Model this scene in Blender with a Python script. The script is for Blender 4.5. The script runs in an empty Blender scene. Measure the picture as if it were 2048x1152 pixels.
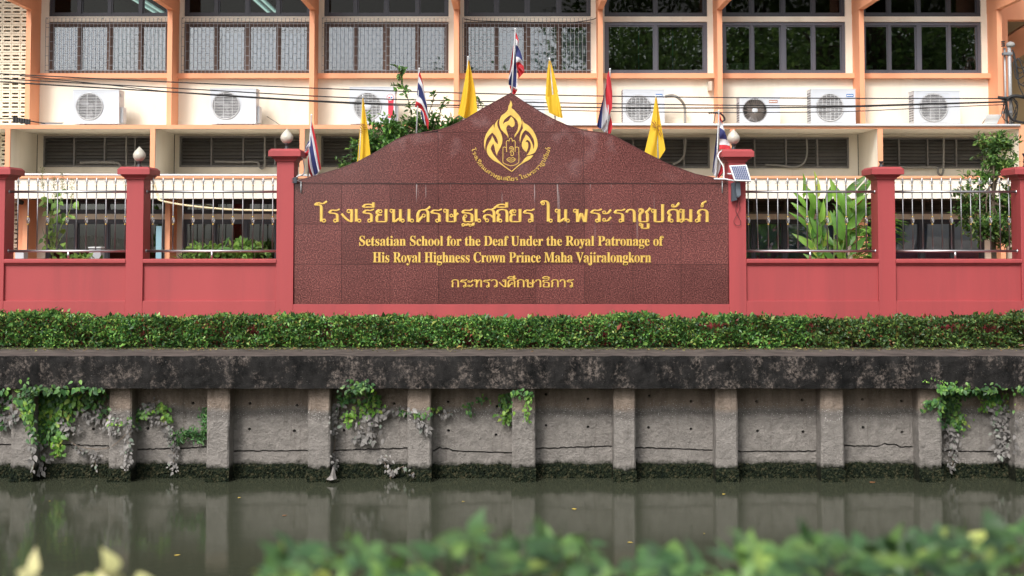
import bpy, math, random
import numpy as np
from mathutils import Vector, Matrix
from mathutils.geometry import tessellate_polygon
random.seed(7); RNG = np.random.default_rng(11)
sc = bpy.context.scene
col = sc.collection
PI = math.pi

# ------------------------------------------------------------------ camera, world, sun, exposure
F = 2844.0                    # focal length in photograph pixels (50 mm on a 36 mm frame, 2048 px wide)
TILT = math.radians(3.0)
HORIZON = 465.0
EYE = 3.30                    # eye height above the water
PPY = HORIZON - F * math.tan(TILT)
cam_d = bpy.data.cameras.new('camera'); cam_d.lens = 50; cam_d.sensor_width = 36
cam_d.shift_y = (PPY - 576.0) / 2048.0
cam_d.clip_end = 1500; cam_d.clip_start = 0.05
cam_d.dof.use_dof = True; cam_d.dof.focus_distance = 20.7; cam_d.dof.aperture_fstop = 1.6
cam = bpy.data.objects.new('camera', cam_d); col.objects.link(cam)
cam.location = (0, 0, EYE); cam.rotation_euler = (PI/2 + TILT, 0, 0)
sc.camera = cam

SUN_EL, SUN_ROT = math.radians(43), math.radians(205)
world = bpy.data.worlds.new('World'); sc.world = world; world.use_nodes = True
wn, wl = world.node_tree.nodes, world.node_tree.links
bg = wn['Background']; bg.inputs['Strength'].default_value = 0.15
sky = wn.new('ShaderNodeTexSky'); sky.sky_type = 'NISHITA'; sky.sun_disc = False
sky.sun_elevation = SUN_EL; sky.sun_rotation = SUN_ROT; sky.dust_density = 4.0; sky.air_density = 1.0; sky.ozone_density = 1.0
hs = wn.new('ShaderNodeHueSaturation'); hs.inputs['Saturation'].default_value = 0.22   # a veiled, milky sky
wl.new(sky.outputs[0], hs.inputs['Color']); wl.new(hs.outputs[0], bg.inputs['Color'])
sun_d = bpy.data.lights.new('sun', 'SUN'); sun_d.energy = 1.5; sun_d.angle = math.radians(14); sun_d.color = (1.0, 0.96, 0.9)
sun = bpy.data.objects.new('sun', sun_d); col.objects.link(sun)
# the sun stands behind the camera's left shoulder
sd = Vector((math.sin(SUN_ROT)*math.cos(SUN_EL), math.cos(SUN_ROT)*math.cos(SUN_EL), math.sin(SUN_EL)))
sun.rotation_euler = sd.to_track_quat('Z', 'Y').to_euler()
sc.view_settings.view_transform = 'Standard'; sc.view_settings.look = 'None'
sc.view_settings.gamma = 1.0; sc.view_settings.exposure = 0.60
sc.view_settings.use_curve_mapping = False
sc.render.engine = 'CYCLES'
sc.cycles.max_bounces = 8; sc.cycles.transparent_max_bounces = 16
sc.cycles.diffuse_bounces = 3; sc.cycles.glossy_bounces = 3; sc.cycles.transmission_bounces = 4
sc.cycles.caustics_reflective = False; sc.cycles.caustics_refractive = False

def P(px, py, Y):
    """photograph pixel on the vertical plane Y metres in front of the eye -> world point"""
    u = (px - 1024.0) / F; v = (PPY - py) / F
    t = Y / (math.cos(TILT) - v * math.sin(TILT))
    return Vector((u * t, Y, EYE + t * (math.sin(TILT) + v * math.cos(TILT))))
def X(px, py, Y): return P(px, py, Y).x
def Z(py, Y): return P(1024, py, Y).z
def S(Y): return Y / F                # metres per pixel at Y

# ------------------------------------------------------------------ materials
MATS = {}
def mat(name, color, rough=0.6, metal=0.0, spec=0.5, var=0.0, vscale=3.0, bump=0.0, bscale=40.0, dirt=None, coat=0.0, emit=0.0, rnd=0.0, stretch=None):
    if name in MATS: return MATS[name]
    m = bpy.data.materials.new(name); m.use_nodes = True; MATS[name] = m
    n, l = m.node_tree.nodes, m.node_tree.links
    b = n['Principled BSDF']; c4 = (*color, 1)
    b.inputs['Base Color'].default_value = c4; b.inputs['Roughness'].default_value = rough
    b.inputs['Metallic'].default_value = metal; b.inputs['Specular IOR Level'].default_value = spec
    if coat: b.inputs['Coat Weight'].default_value = coat; b.inputs['Coat Roughness'].default_value = 0.08
    if emit: b.inputs['Emission Color'].default_value = c4; b.inputs['Emission Strength'].default_value = emit
    geo = n.new('ShaderNodeNewGeometry'); cur = None
    mp = n.new('ShaderNodeMapping'); l.new(geo.outputs['Position'], mp.inputs[0])
    if stretch: mp.inputs['Scale'].default_value = stretch
    if var:
        t = n.new('ShaderNodeTexNoise'); t.inputs['Scale'].default_value = vscale; t.inputs['Detail'].default_value = 6
        l.new(mp.outputs[0], t.inputs['Vector'])
        mr = n.new('ShaderNodeMapRange'); mr.inputs[1].default_value = .3; mr.inputs[2].default_value = .7
        mr.inputs[3].default_value = 1 - var; mr.inputs[4].default_value = 1 + var; l.new(t.outputs['Fac'], mr.inputs[0])
        hv = n.new('ShaderNodeHueSaturation'); hv.inputs['Color'].default_value = c4
        l.new(mr.outputs[0], hv.inputs['Value']); cur = hv.outputs[0]
    if dirt:
        dc, dscale, dlo, dhi, damt = dirt
        t = n.new('ShaderNodeTexNoise'); t.inputs['Scale'].default_value = dscale; t.inputs['Detail'].default_value = 8; t.inputs['Roughness'].default_value = .65
        l.new(mp.outputs[0], t.inputs['Vector'])
        mr = n.new('ShaderNodeMapRange'); mr.inputs[1].default_value = dlo; mr.inputs[2].default_value = dhi; mr.inputs[4].default_value = damt
        l.new(t.outputs['Fac'], mr.inputs[0])
        mx = n.new('ShaderNodeMixRGB'); mx.inputs[2].default_value = (*dc, 1); l.new(mr.outputs[0], mx.inputs[0])
        if cur: l.new(cur, mx.inputs[1])
        else: mx.inputs[1].default_value = c4
        cur = mx.outputs[0]
    if rnd:
        oi = n.new('ShaderNodeObjectInfo'); mr = n.new('ShaderNodeMapRange'); mr.inputs[3].default_value = 1-rnd; mr.inputs[4].default_value = 1+rnd
        l.new(oi.outputs['Random'], mr.inputs[0]); hv = n.new('ShaderNodeHueSaturation'); l.new(mr.outputs[0], hv.inputs['Value'])
        if cur: l.new(cur, hv.inputs['Color'])
        else: hv.inputs['Color'].default_value = c4
        cur = hv.outputs[0]
    if cur: l.new(cur, b.inputs['Base Color'])
    if bump:
        t = n.new('ShaderNodeTexNoise'); t.inputs['Scale'].default_value = bscale; t.inputs['Detail'].default_value = 5
        l.new(geo.outputs['Position'], t.inputs['Vector'])
        bp = n.new('ShaderNodeBump'); bp.inputs['Strength'].default_value = bump; bp.inputs['Distance'].default_value = .01
        l.new(t.outputs['Fac'], bp.inputs['Height']); l.new(bp.outputs[0], b.inputs['Normal'])
    return m

def leaf_mat(name, cols, rough=0.45, trans=0.25, spec=0.4):
    """leaf colours picked at random per leaf"""
    m = bpy.data.materials.new(name); m.use_nodes = True; MATS[name] = m
    n, l = m.node_tree.nodes, m.node_tree.links
    b = n['Principled BSDF']; out = n['Material Output']
    geo = n.new('ShaderNodeNewGeometry'); oi = n.new('ShaderNodeObjectInfo')
    add = n.new('ShaderNodeMath'); add.operation = 'ADD'; l.new(geo.outputs['Random Per Island'], add.inputs[0]); l.new(oi.outputs['Random'], add.inputs[1])
    fr = n.new('ShaderNodeMath'); fr.operation = 'FRACT'; l.new(add.outputs[0], fr.inputs[0])
    r = n.new('ShaderNodeValToRGB'); r.color_ramp.interpolation = 'LINEAR'
    el = r.color_ramp.elements
    for i, (p, c) in enumerate(cols):
        e = el[i] if i < 2 else el.new(p)
        e.position = p; e.color = (*c, 1)
    l.new(fr.outputs[0], r.inputs[0])
    pn = n.new('ShaderNodeTexNoise'); pn.inputs['Scale'].default_value = 2.2; pn.inputs['Detail'].default_value = 3; l.new(geo.outputs['Position'], pn.inputs['Vector'])
    pm = n.new('ShaderNodeMapRange'); pm.inputs[1].default_value = .35; pm.inputs[2].default_value = .65; pm.inputs[3].default_value = .62; pm.inputs[4].default_value = 1.3; l.new(pn.outputs['Fac'], pm.inputs[0])
    ph = n.new('ShaderNodeHueSaturation'); l.new(r.outputs[0], ph.inputs['Color']); l.new(pm.outputs[0], ph.inputs['Value']); r = ph
    l.new(r.outputs[0], b.inputs['Base Color'])
    b.inputs['Roughness'].default_value = rough; b.inputs['Specular IOR Level'].default_value = spec
    tr = n.new('ShaderNodeBsdfTranslucent'); hv = n.new('ShaderNodeHueSaturation'); hv.inputs['Value'].default_value = 1.3; hv.inputs['Hue'].default_value = .48
    l.new(r.outputs[0], hv.inputs['Color']); l.new(hv.outputs[0], tr.inputs['Color'])
    mx = n.new('ShaderNodeMixShader'); mx.inputs[0].default_value = trans
    l.new(b.outputs[0], mx.inputs[1]); l.new(tr.outputs[0], mx.inputs[2]); l.new(mx.outputs[0], out.inputs[0])
    return m

RED = mat('red_paint', (0.345, 0.049, 0.053), .62, var=.06, vscale=1.2, bump=.12, bscale=25, dirt=((.17, .035, .04), 2.6, .50, .80, .42), stretch=(1.6, 1, .16))
CREAM = mat('cream_render', (0.85, 0.785, 0.67), .8, var=.04, vscale=1.5, bump=.1, bscale=30, dirt=((.55, .48, .36), 2.2, .52, .82, .5), stretch=(1, 1, .3))
ORANGE = mat('orange_paint', (0.83, 0.37, 0.205), .7, var=.05, vscale=2, dirt=((.42, .22, .13), 3.0, .62, .9, .4), stretch=(1, 1, .3))
BREEZE = mat('breeze_block_concrete', (0.76, 0.69, 0.55), .85, var=.07, vscale=6, bump=.3, bscale=80, rnd=.06)
DARKFR = mat('dark_aluminium', (0.045, 0.045, 0.055), .4, metal=.4)
GREYFR = mat('grey_aluminium', (0.12, 0.12, 0.145), .4, metal=.35)
BROWNFR = mat('brown_aluminium', (0.085, 0.045, 0.032), .45, metal=.2)
SLAT = mat('louvre_grey', (0.16, 0.155, 0.15), .5, var=.1, vscale=8, rnd=.12)
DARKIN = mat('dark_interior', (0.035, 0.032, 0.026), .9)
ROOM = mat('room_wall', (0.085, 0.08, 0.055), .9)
STEEL = mat('stainless_steel', (0.55, 0.55, 0.57), .33, metal=1.0)
DSTEEL = mat('brushed_steel', (0.24, 0.24, 0.255), .45, metal=1.0)
BRASS = mat('brass', (0.75, 0.50, 0.14), .3, metal=1.0)
IRON = mat('galvanised_iron', (0.26, 0.27, 0.29), .55, metal=.6)
WHITE = mat('white_plastic', (0.78, 0.79, 0.80), .45, var=.03, vscale=5)
ACW = mat('aircon_white', (0.56, 0.59, 0.64), .45, var=.04, vscale=4, dirt=((.45, .44, .42), 5, .6, .85, .4))
ACG = mat('aircon_grille', (0.58, 0.59, 0.61), .5); ACF = mat('aircon_fan', (0.30, 0.30, 0.315), .6)
ACD = mat('aircon_inside', (0.20, 0.20, 0.21), .7)
BLACK = mat('black_plastic', (0.02, 0.02, 0.022), .5)
CABLE = mat('black_cable', (0.014, 0.014, 0.015), .6)
PIPE = mat('grey_pipe', (0.24, 0.235, 0.22), .6)
CREAMPIPE = mat('cream_pipe', (0.70, 0.58, 0.36), .5)
GLOBE = mat('frosted_glass_globe', (0.50, 0.47, 0.40), .35, var=.12, vscale=14, bump=.3, bscale=30)
POLE = mat('galvanised_pole', (0.42, 0.43, 0.44), .5, metal=.3, var=.1, vscale=5)
GOLD = mat('gold_leaf', (0.76, 0.50, 0.115), .42, metal=.4, var=.12, vscale=14, bump=.15, bscale=90)
BARK = mat('bark', (0.10, 0.075, 0.05), .9, var=.3, vscale=12)
TWIG = mat('hedge_twig', (0.10, 0.055, 0.04), .9)
STALK = mat('green_stalk', (0.16, 0.22, 0.06), .7)

def granite():
    m = bpy.data.materials.new('red_granite'); m.use_nodes = True
    n, l = m.node_tree.nodes, m.node_tree.links; b = n['Principled BSDF']
    geo = n.new('ShaderNodeNewGeometry')
    t = n.new('ShaderNodeTexNoise'); t.inputs['Scale'].default_value = 62; t.inputs['Detail'].default_value = 4; t.inputs['Roughness'].default_value = .7
    l.new(geo.outputs['Position'], t.inputs['Vector'])
    r = n.new('ShaderNodeValToRGB'); e = r.color_ramp.elements
    e[0].position = .36; e[0].color = (.026, .012, .012, 1); e[1].position = .66; e[1].color = (.31, .125, .105, 1)
    x = e.new(.47); x.color = (.095, .030, .029, 1); x = e.new(.56); x.color = (.17, .055, .050, 1)
    l.new(t.outputs['Fac'], r.inputs[0])
    t2 = n.new('ShaderNodeTexNoise'); t2.inputs['Scale'].default_value = 1.3; t2.inputs['Detail'].default_value = 3; l.new(geo.outputs['Position'], t2.inputs['Vector'])
    oi = n.new('ShaderNodeObjectInfo'); mr = n.new('ShaderNodeMapRange'); mr.inputs[3].default_value = .80; mr.inputs[4].default_value = 1.13
    l.new(oi.outputs['Random'], mr.inputs[0])
    m2 = n.new('ShaderNodeMapRange'); m2.inputs[1].default_value = .3; m2.inputs[2].default_value = .7; m2.inputs[3].default_value = .88; m2.inputs[4].default_value = 1.1; l.new(t2.outputs['Fac'], m2.inputs[0])
    mm = n.new('ShaderNodeMath'); mm.operation = 'MULTIPLY'; l.new(mr.outputs[0], mm.inputs[0]); l.new(m2.outputs[0], mm.inputs[1])
    hv = n.new('ShaderNodeHueSaturation'); l.new(r.outputs[0], hv.inputs['Color']); l.new(mm.outputs[0], hv.inputs['Value'])
    # pale lime runs under the joint below the gable
    sx = n.new('ShaderNodeSeparateXYZ'); l.new(geo.outputs['Position'], sx.inputs[0])
    mp = n.new('ShaderNodeMapping'); mp.inputs['Scale'].default_value = (26, 1, 1.1); l.new(geo.outputs['Position'], mp.inputs[0])
    t3 = n.new('ShaderNodeTexNoise'); t3.inputs['Scale'].default_value = 1.0; t3.inputs['Detail'].default_value = 2; l.new(mp.outputs[0], t3.inputs['Vector'])
    m3 = n.new('ShaderNodeMapRange'); m3.inputs[1].default_value = .69; m3.inputs[2].default_value = .76; l.new(t3.outputs['Fac'], m3.inputs[0])
    zt = Z(368, 20.6)
    m4 = n.new('ShaderNodeMapRange'); m4.inputs[1].default_value = zt - .9; m4.inputs[2].default_value = zt; l.new(sx.outputs[2], m4.inputs[0])
    lt = n.new('ShaderNodeMath'); lt.operation = 'LESS_THAN'; lt.inputs[1].default_value = zt; l.new(sx.outputs[2], lt.inputs[0])
    a = n.new('ShaderNodeMath'); a.operation = 'MULTIPLY'; l.new(m3.outputs[0], a.inputs[0]); l.new(m4.outputs[0], a.inputs[1])
    a2 = n.new('ShaderNodeMath'); a2.operation = 'MULTIPLY'; l.new(a.outputs[0], a2.inputs[0]); l.new(lt.outputs[0], a2.inputs[1])
    a3 = n.new('ShaderNodeMath'); a3.operation = 'MULTIPLY'; a3.inputs[1].default_value = .55; l.new(a2.outputs[0], a3.inputs[0])
    mx = n.new('ShaderNodeMixRGB'); mx.inputs[2].default_value = (.5, .46, .46, 1); l.new(a3.outputs[0], mx.inputs[0]); l.new(hv.outputs[0], mx.inputs[1])
    # pale cloudy reflections painted into the colour towards the gable
    t4 = n.new('ShaderNodeTexNoise'); t4.inputs['Scale'].default_value = 2.6; t4.inputs['Detail'].default_value = 7; l.new(geo.outputs['Position'], t4.inputs['Vector'])
    m5 = n.new('ShaderNodeMapRange'); m5.inputs[1].default_value = .58; m5.inputs[2].default_value = .74; m5.inputs[4].default_value = .22; l.new(t4.outputs['Fac'], m5.inputs[0])
    m6 = n.new('ShaderNodeMapRange'); m6.inputs[1].default_value = zt - .1; m6.inputs[2].default_value = zt + .5; l.new(sx.outputs[2], m6.inputs[0])
    a4 = n.new('ShaderNodeMath'); a4.operation = 'MULTIPLY'; l.new(m5.outputs[0], a4.inputs[0]); l.new(m6.outputs[0], a4.inputs[1])
    mx2 = n.new('ShaderNodeMixRGB'); mx2.inputs[2].default_value = (.42, .30, .31, 1); l.new(a4.outputs[0], mx2.inputs[0]); l.new(mx.outputs[0], mx2.inputs[1])
    l.new(mx2.outputs[0], b.inputs['Base Color'])
    b.inputs['Roughness'].default_value = .16; b.inputs['Specular IOR Level'].default_value = .5
    return m
GRANITE = granite()

def concrete(name, kind):
    m = bpy.data.materials.new(name); m.use_nodes = True; MATS[name] = m
    n, l = m.node_tree.nodes, m.node_tree.links; b = n['Principled BSDF']
    geo = n.new('ShaderNodeNewGeometry'); pos = geo.outputs['Position']
    def noise(scale, det=6, rough=.6, vec=pos, st=None):
        t = n.new('ShaderNodeTexNoise'); t.inputs['Scale'].default_value = scale; t.inputs['Detail'].default_value = det; t.inputs['Roughness'].default_value = rough
        if st:
            mp = n.new('ShaderNodeMapping'); mp.inputs['Scale'].default_value = st; l.new(vec, mp.inputs[0]); vec = mp.outputs[0]
        l.new(vec, t.inputs['Vector']); return t.outputs['Fac']
    def rng(v, a, b_, c=0., d=1.):
        r = n.new('ShaderNodeMapRange'); r.inputs[1].default_value = a; r.inputs[2].default_value = b_; r.inputs[3].default_value = c; r.inputs[4].default_value = d
        l.new(v, r.inputs[0]); return r.outputs[0]
    def mix(f, a, b_):
        x = n.new('ShaderNodeMixRGB')
        for s, v in ((0, f), (1, a), (2, b_)):
            if isinstance(v, tuple): x.inputs[s].default_value = (*v, 1)
            elif isinstance(v, float): x.inputs[s].default_value = v
            else: l.new(v, x.inputs[s])
        return x.outputs[0]
    def mul(a, b_, op='MULTIPLY'):
        x = n.new('ShaderNodeMath'); x.operation = op
        for s, v in ((0, a), (1, b_)):
            if isinstance(v, float): x.inputs[s].default_value = v
            else: l.new(v, x.inputs[s])
        return x.outputs[0]
    if kind == 'parapet':      # black mould over cement with pale lichen patches
        base = mix(rng(noise(5, 8, .7, st=(1, 1, .5)), .38, .72), (.006, .006, .006), (.030, .028, .027))
        pat = mul(rng(noise(3.4, 9, .80, st=(1, 1, .7)), .50, .60), rng(noise(20, 6, .75), .44, .60))
        base = mix(mul(pat, .8), base, (.20, .165, .145))
        base = mix(mul(rng(noise(70, 3, .6), .70, .76), .8), base, (.5, .48, .46))
        nz = n.new('ShaderNodeSeparateXYZ'); l.new(geo.outputs['Normal'], nz.inputs[0])
        top = mix(rng(noise(4, 6, .6), .35, .7), (.075, .064, .058), (.15, .125, .112))
        base = mix(rng(nz.outputs[2], .5, .8), base, top)
        rough = .85; bs = 60; bd = .6
    else:                     # canal wall: tan above, tide line, grey below, algae at the water
        sx = n.new('ShaderNodeSeparateXYZ'); l.new(pos, sx.inputs[0])
        zz = mul(sx.outputs[2], mul(noise(2.2, 5, .6), .16), 'ADD')
        zz = mul(zz, .08, 'SUBTRACT')
        tan = mix(rng(noise(7, 7, .65, st=(1, 1, .25)), .35, .7), (.16, .125, .100), (.275, .220, .180))
        grey = mix(rng(noise(9, 8, .7), .35, .7), (.18, .165, .152), (.285, .262, .242))
        z1, z2 = Z(822, 19.3), Z(812, 19.3)
        c = mix(rng(zz, z1, z2), grey, tan)
        zb = Z(826, 19.3); band = mul(rng(zz, zb - .08, zb - .01), rng(zz, zb + .10, zb + .01))
        c = mix(mul(band, .55), c, (.085, .075, .070))
        shell = mul(rng(noise(75, 2, .5), .64, .70), rng(zz, Z(842, 19.3), Z(836, 19.3)))
        c = mix(mul(mul(shell, rng(zz, Z(800, 19.3), Z(812, 19.3))), .8), c, (.62, .60, .57))
        runs = rng(noise(4.0, 5, .6, st=(5, 1, .35)), .58, .72)
        c = mix(mul(runs, .35), c, (.075, .06, .05))
        sp = rng(noise(60, 2, .5), .66, .72); c = mix(mul(sp, .35), c, (.48, .46, .44))
        za = Z(926, 19.3)
        alg = rng(mul(zz, mul(noise(14, 5, .7), .14), 'ADD'), za + .10, za + .04)
        algc = mix(rng(noise(22, 6, .7), .42, .70), (.005, .007, .005), (.040, .042, .024))
        c = mix(alg, c, algc)
        base = c; rough = .85; bs = 34; bd = .9
    l.new(base, b.inputs['Base Color']); b.inputs['Roughness'].default_value = rough; b.inputs['Specular IOR Level'].default_value = .12
    bp = n.new('ShaderNodeBump'); bp.inputs['Strength'].default_value = bd; bp.inputs['Distance'].default_value = .026
    h = mul(noise(bs, 6, .65), mul(noise(9, 4, .6), 1.5), 'ADD'); l.new(h, bp.inputs['Height']); l.new(bp.outputs[0], b.inputs['Normal'])
    return m
PARAPET = concrete('mouldy_concrete', 'parapet'); CANALW = concrete('canal_wall_concrete', 'wall')

def moss_mat():
    m = mat('algae_crust', (0.03, 0.034, 0.02), .9, spec=.08, bump=.8, bscale=60)
    n, l = m.node_tree.nodes, m.node_tree.links; b = n['Principled BSDF']
    g = n.new('ShaderNodeNewGeometry'); t = n.new('ShaderNodeTexNoise'); t.inputs['Scale'].default_value = 26; t.inputs['Detail'].default_value = 7; t.inputs['Roughness'].default_value = .7
    l.new(g.outputs['Position'], t.inputs['Vector'])
    r = n.new('ShaderNodeValToRGB'); e = r.color_ramp.elements; e[0].position = .40; e[0].color = (.005, .008, .006, 1); e[1].position = .72; e[1].color = (.095, .080, .048, 1)
    x = e.new(.52); x.color = (.016, .022, .012, 1)
    l.new(t.outputs['Fac'], r.inputs[0]); l.new(r.outputs[0], b.inputs['Base Color']); return m
MOSS = moss_mat()

def water_mat():
    m = bpy.data.materials.new('murky_canal_water'); m.use_nodes = True
    n, l = m.node_tree.nodes, m.node_tree.links; b = n['Principled BSDF']
    b.inputs['Base Color'].default_value = (.047, .052, .034, 1); b.inputs['Roughness'].default_value = .085; b.inputs['IOR'].default_value = 1.33
    g = n.new('ShaderNodeNewGeometry'); mp = n.new('ShaderNodeMapping'); mp.inputs['Scale'].default_value = (1.2, 1.2, 1); l.new(g.outputs['Position'], mp.inputs[0])
    t = n.new('ShaderNodeTexNoise'); t.inputs['Scale'].default_value = 3.0; t.inputs['Detail'].default_value = 3; l.new(mp.outputs[0], t.inputs['Vector'])
    bp = n.new('ShaderNodeBump'); bp.inputs['Strength'].default_value = .05; bp.inputs['Distance'].default_value = .03
    l.new(t.outputs['Fac'], bp.inputs['Height']); l.new(bp.outputs[0], b.inputs['Normal'])
    return m
WATER = water_mat()

def glass_mat(name, tint, refl=1.0, rough=0.0, ior=1.9):
    m = bpy.data.materials.new(name); m.use_nodes = True; MATS[name] = m
    n, l = m.node_tree.nodes, m.node_tree.links; n.remove(n['Principled BSDF']); out = n['Material Output']
    tr = n.new('ShaderNodeBsdfTransparent'); tr.inputs[0].default_value = (*tint, 1)
    gl = n.new('ShaderNodeBsdfGlossy'); gl.inputs['Roughness'].default_value = rough; gl.inputs[0].default_value = (refl, refl, refl, 1)
    fr = n.new('ShaderNodeFresnel'); fr.inputs[0].default_value = ior
    g = n.new('ShaderNodeNewGeometry'); t = n.new('ShaderNodeTexNoise'); t.inputs['Scale'].default_value = 1.1; t.inputs['Detail'].default_value = 1
    l.new(g.outputs['Position'], t.inputs['Vector'])
    bp = n.new('ShaderNodeBump'); bp.inputs['Strength'].default_value = .035; bp.inputs['Distance'].default_value = .05; l.new(t.outputs['Fac'], bp.inputs['Height']); l.new(bp.outputs[0], gl.inputs['Normal'])
    mx = n.new('ShaderNodeMixShader'); l.new(fr.outputs[0], mx.inputs[0]); l.new(tr.outputs[0], mx.inputs[1]); l.new(gl.outputs[0], mx.inputs[2]); l.new(mx.outputs[0], out.inputs[0])
    return m
CLEARG = glass_mat('open_transom_glass', (.55, .55, .5), ior=1.25); GLASS = glass_mat('window_glass', (.80, .86, .92), ior=2.05); GLASST = glass_mat('tinted_glass', (.50, .60, .56))

# ------------------------------------------------------------------ mesh building
class MB:
    def __init__(s): s.v = []; s.f = []; s.m = []
    def add(s, vs, fs, mi=0):
        o = len(s.v); s.v += [tuple(v) for v in vs]; s.f += [tuple(i + o for i in f) for f in fs]; s.m += [mi] * len(fs); return s
    def box(s, x0, x1, y0, y1, z0, z1, mi=0):
        if x0 > x1: x0, x1 = x1, x0
        if y0 > y1: y0, y1 = y1, y0
        if z0 > z1: z0, z1 = z1, z0
        return s.add([(x0,y0,z0),(x1,y0,z0),(x1,y1,z0),(x0,y1,z0),(x0,y0,z1),(x1,y0,z1),(x1,y1,z1),(x0,y1,z1)],
                     [(0,3,2,1),(4,5,6,7),(0,1,5,4),(1,2,6,5),(2,3,7,6),(3,0,4,7)], mi)
    def tube(s, pts, r, n=8, mi=0, cap=True):
        pts = [Vector(p) for p in pts]; k = len(pts)
        rr = r if isinstance(r, (list, tuple)) else [r] * k
        up = Vector((0, 0, 1)); vs = []; prev = None
        for i, p in enumerate(pts):
            d = (pts[min(i+1, k-1)] - pts[max(i-1, 0)]).normalized()
            a = prev if prev is not None else (Vector((1, 0, 0)) if abs(d.z) > .9 else up)
            a = (a - d * a.dot(d)).normalized(); bb = d.cross(a); prev = a
            for j in range(n):
                t = 2*PI*j/n; vs.append(p + (a*math.cos(t) + bb*math.sin(t)) * rr[i])
        fs = [(i*n+j, i*n+(j+1)%n, (i+1)*n+(j+1)%n, (i+1)*n+j) for i in range(k-1) for j in range(n)]
        if cap: fs += [tuple(reversed(range(n))), tuple(range((k-1)*n, k*n))]
        return s.add(vs, fs, mi)
    def lathe(s, prof, c=(0,0,0), n=20, axis='Z', mi=0):
        vs = []; k = len(prof)
        for r, h in prof:
            for j in range(n):
                t = 2*PI*j/n; a, b = r*math.cos(t), r*math.sin(t)
                vs.append((c[0]+a, c[1]+b, c[2]+h) if axis == 'Z' else (c[0]+a, c[1]+h, c[2]+b))
        fs = [(i*n+j, i*n+(j+1)%n, (i+1)*n+(j+1)%n, (i+1)*n+j) for i in range(k-1) for j in range(n)]
        return s.add(vs, fs + [tuple(reversed(range(n))), tuple(range((k-1)*n, k*n))], mi)
    def frustum(s, x0, x1, y0, y1, za, e0, zb, e1, mi=0):
        """square ring section: footprint grown by e0 at za and by e1 at zb"""
        a = [(x0-e0,y0-e0,za),(x1+e0,y0-e0,za),(x1+e0,y1+e0,za),(x0-e0,y1+e0,za)]
        b = [(x0-e1,y0-e1,zb),(x1+e1,y0-e1,zb),(x1+e1,y1+e1,zb),(x0-e1,y1+e1,zb)]
        return s.add(a+b, [(0,3,2,1),(4,5,6,7),(0,1,5,4),(1,2,6,5),(2,3,7,6),(3,0,4,7)], mi)
    def poly(s, outer, holes=(), y0=0.0, y1=0.05, inset=0.0, mi=0):
        """extruded XZ polygon with holes, front at y0 (optionally inset for a chamfer), back at y1"""
        loops = [list(outer)] + [list(h) for h in holes]
        tri = tessellate_polygon([[Vector((p[0], p[1], 0)) for p in L] for L in loops])
        flat = [p for L in loops for p in L]; n = len(flat)
        front = flat
        if inset:
            front = []
            for li, L in enumerate(loops):
                front += offset_loop(L, -inset if li == 0 else inset)
        vs = [(p[0], y0, p[1]) for p in front] + [(p[0], y1, p[1]) for p in flat]
        fs = [tuple(t) for t in tri] + [tuple(i+n for i in reversed(t)) for t in tri]
        o = 0
        for L in loops:
            k = len(L)
            fs += [(o+i, o+(i+1)%k, n+o+(i+1)%k, n+o+i) for i in range(k)]; o += k
        return s.add(vs, fs, mi)
    def mesh(s, name, mats, org=(0,0,0), smooth=False):
        me = bpy.data.meshes.new(name); o = Vector(org)
        me.from_pydata([(v[0]-o.x, v[1]-o.y, v[2]-o.z) for v in s.v], [], s.f)
        for m in (mats if isinstance(mats, (list, tuple)) else [mats]): me.materials.append(m)
        if any(s.m): me.polygons.foreach_set('material_index', s.m)
        if smooth: me.polygons.foreach_set('use_smooth', [True]*len(s.f))
        me.update()
        import bmesh
        bm = bmesh.new(); bm.from_mesh(me); bmesh.ops.recalc_face_normals(bm, faces=bm.faces); bm.to_mesh(me); bm.free()
        return me
    def build(s, name, mats, parent=None, smooth=False, bevel=0, label=None):
        org = root_loc(parent) if parent else (0,0,0)
        o = bpy.data.objects.new(name, s.mesh(name, mats, org, smooth)); col.objects.link(o)
        if parent: o.parent = parent
        if bevel:
            b = o.modifiers.new('edge', 'BEVEL'); b.width = bevel; b.segments = 2; b.limit_method = 'ANGLE'
        if label: o['label'] = label
        return o

def area(L): return .5*sum(L[i][0]*L[(i+1)%len(L)][1]-L[(i+1)%len(L)][0]*L[i][1] for i in range(len(L)))
def offset_loop(L, d, dx=None, dz=None):
    """grow (d>0) a loop outward, whatever its winding; dx, dz for unequal growth"""
    sg = 1 if area(L) > 0 else -1; k = len(L); out = []
    dx = d if dx is None else dx; dz = d if dz is None else dz
    for i in range(k):
        a, b, c = L[i-1], L[i], L[(i+1)%k]
        def nrm(p, q):
            ex, ez = q[0]-p[0], q[1]-p[1]; h = math.hypot(ex, ez) or 1e-9; return ez/h*sg, -ex/h*sg
        n1, n2 = nrm(a, b), nrm(b, c); nx, nz = n1[0]+n2[0], n1[1]+n2[1]; h = math.hypot(nx, nz) or 1e-9
        sc_ = min(1.6, 2.0/max(h, .6)); out.append((b[0]+nx/h*dx*sc_, b[1]+nz/h*dz*sc_))
    return out

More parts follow.
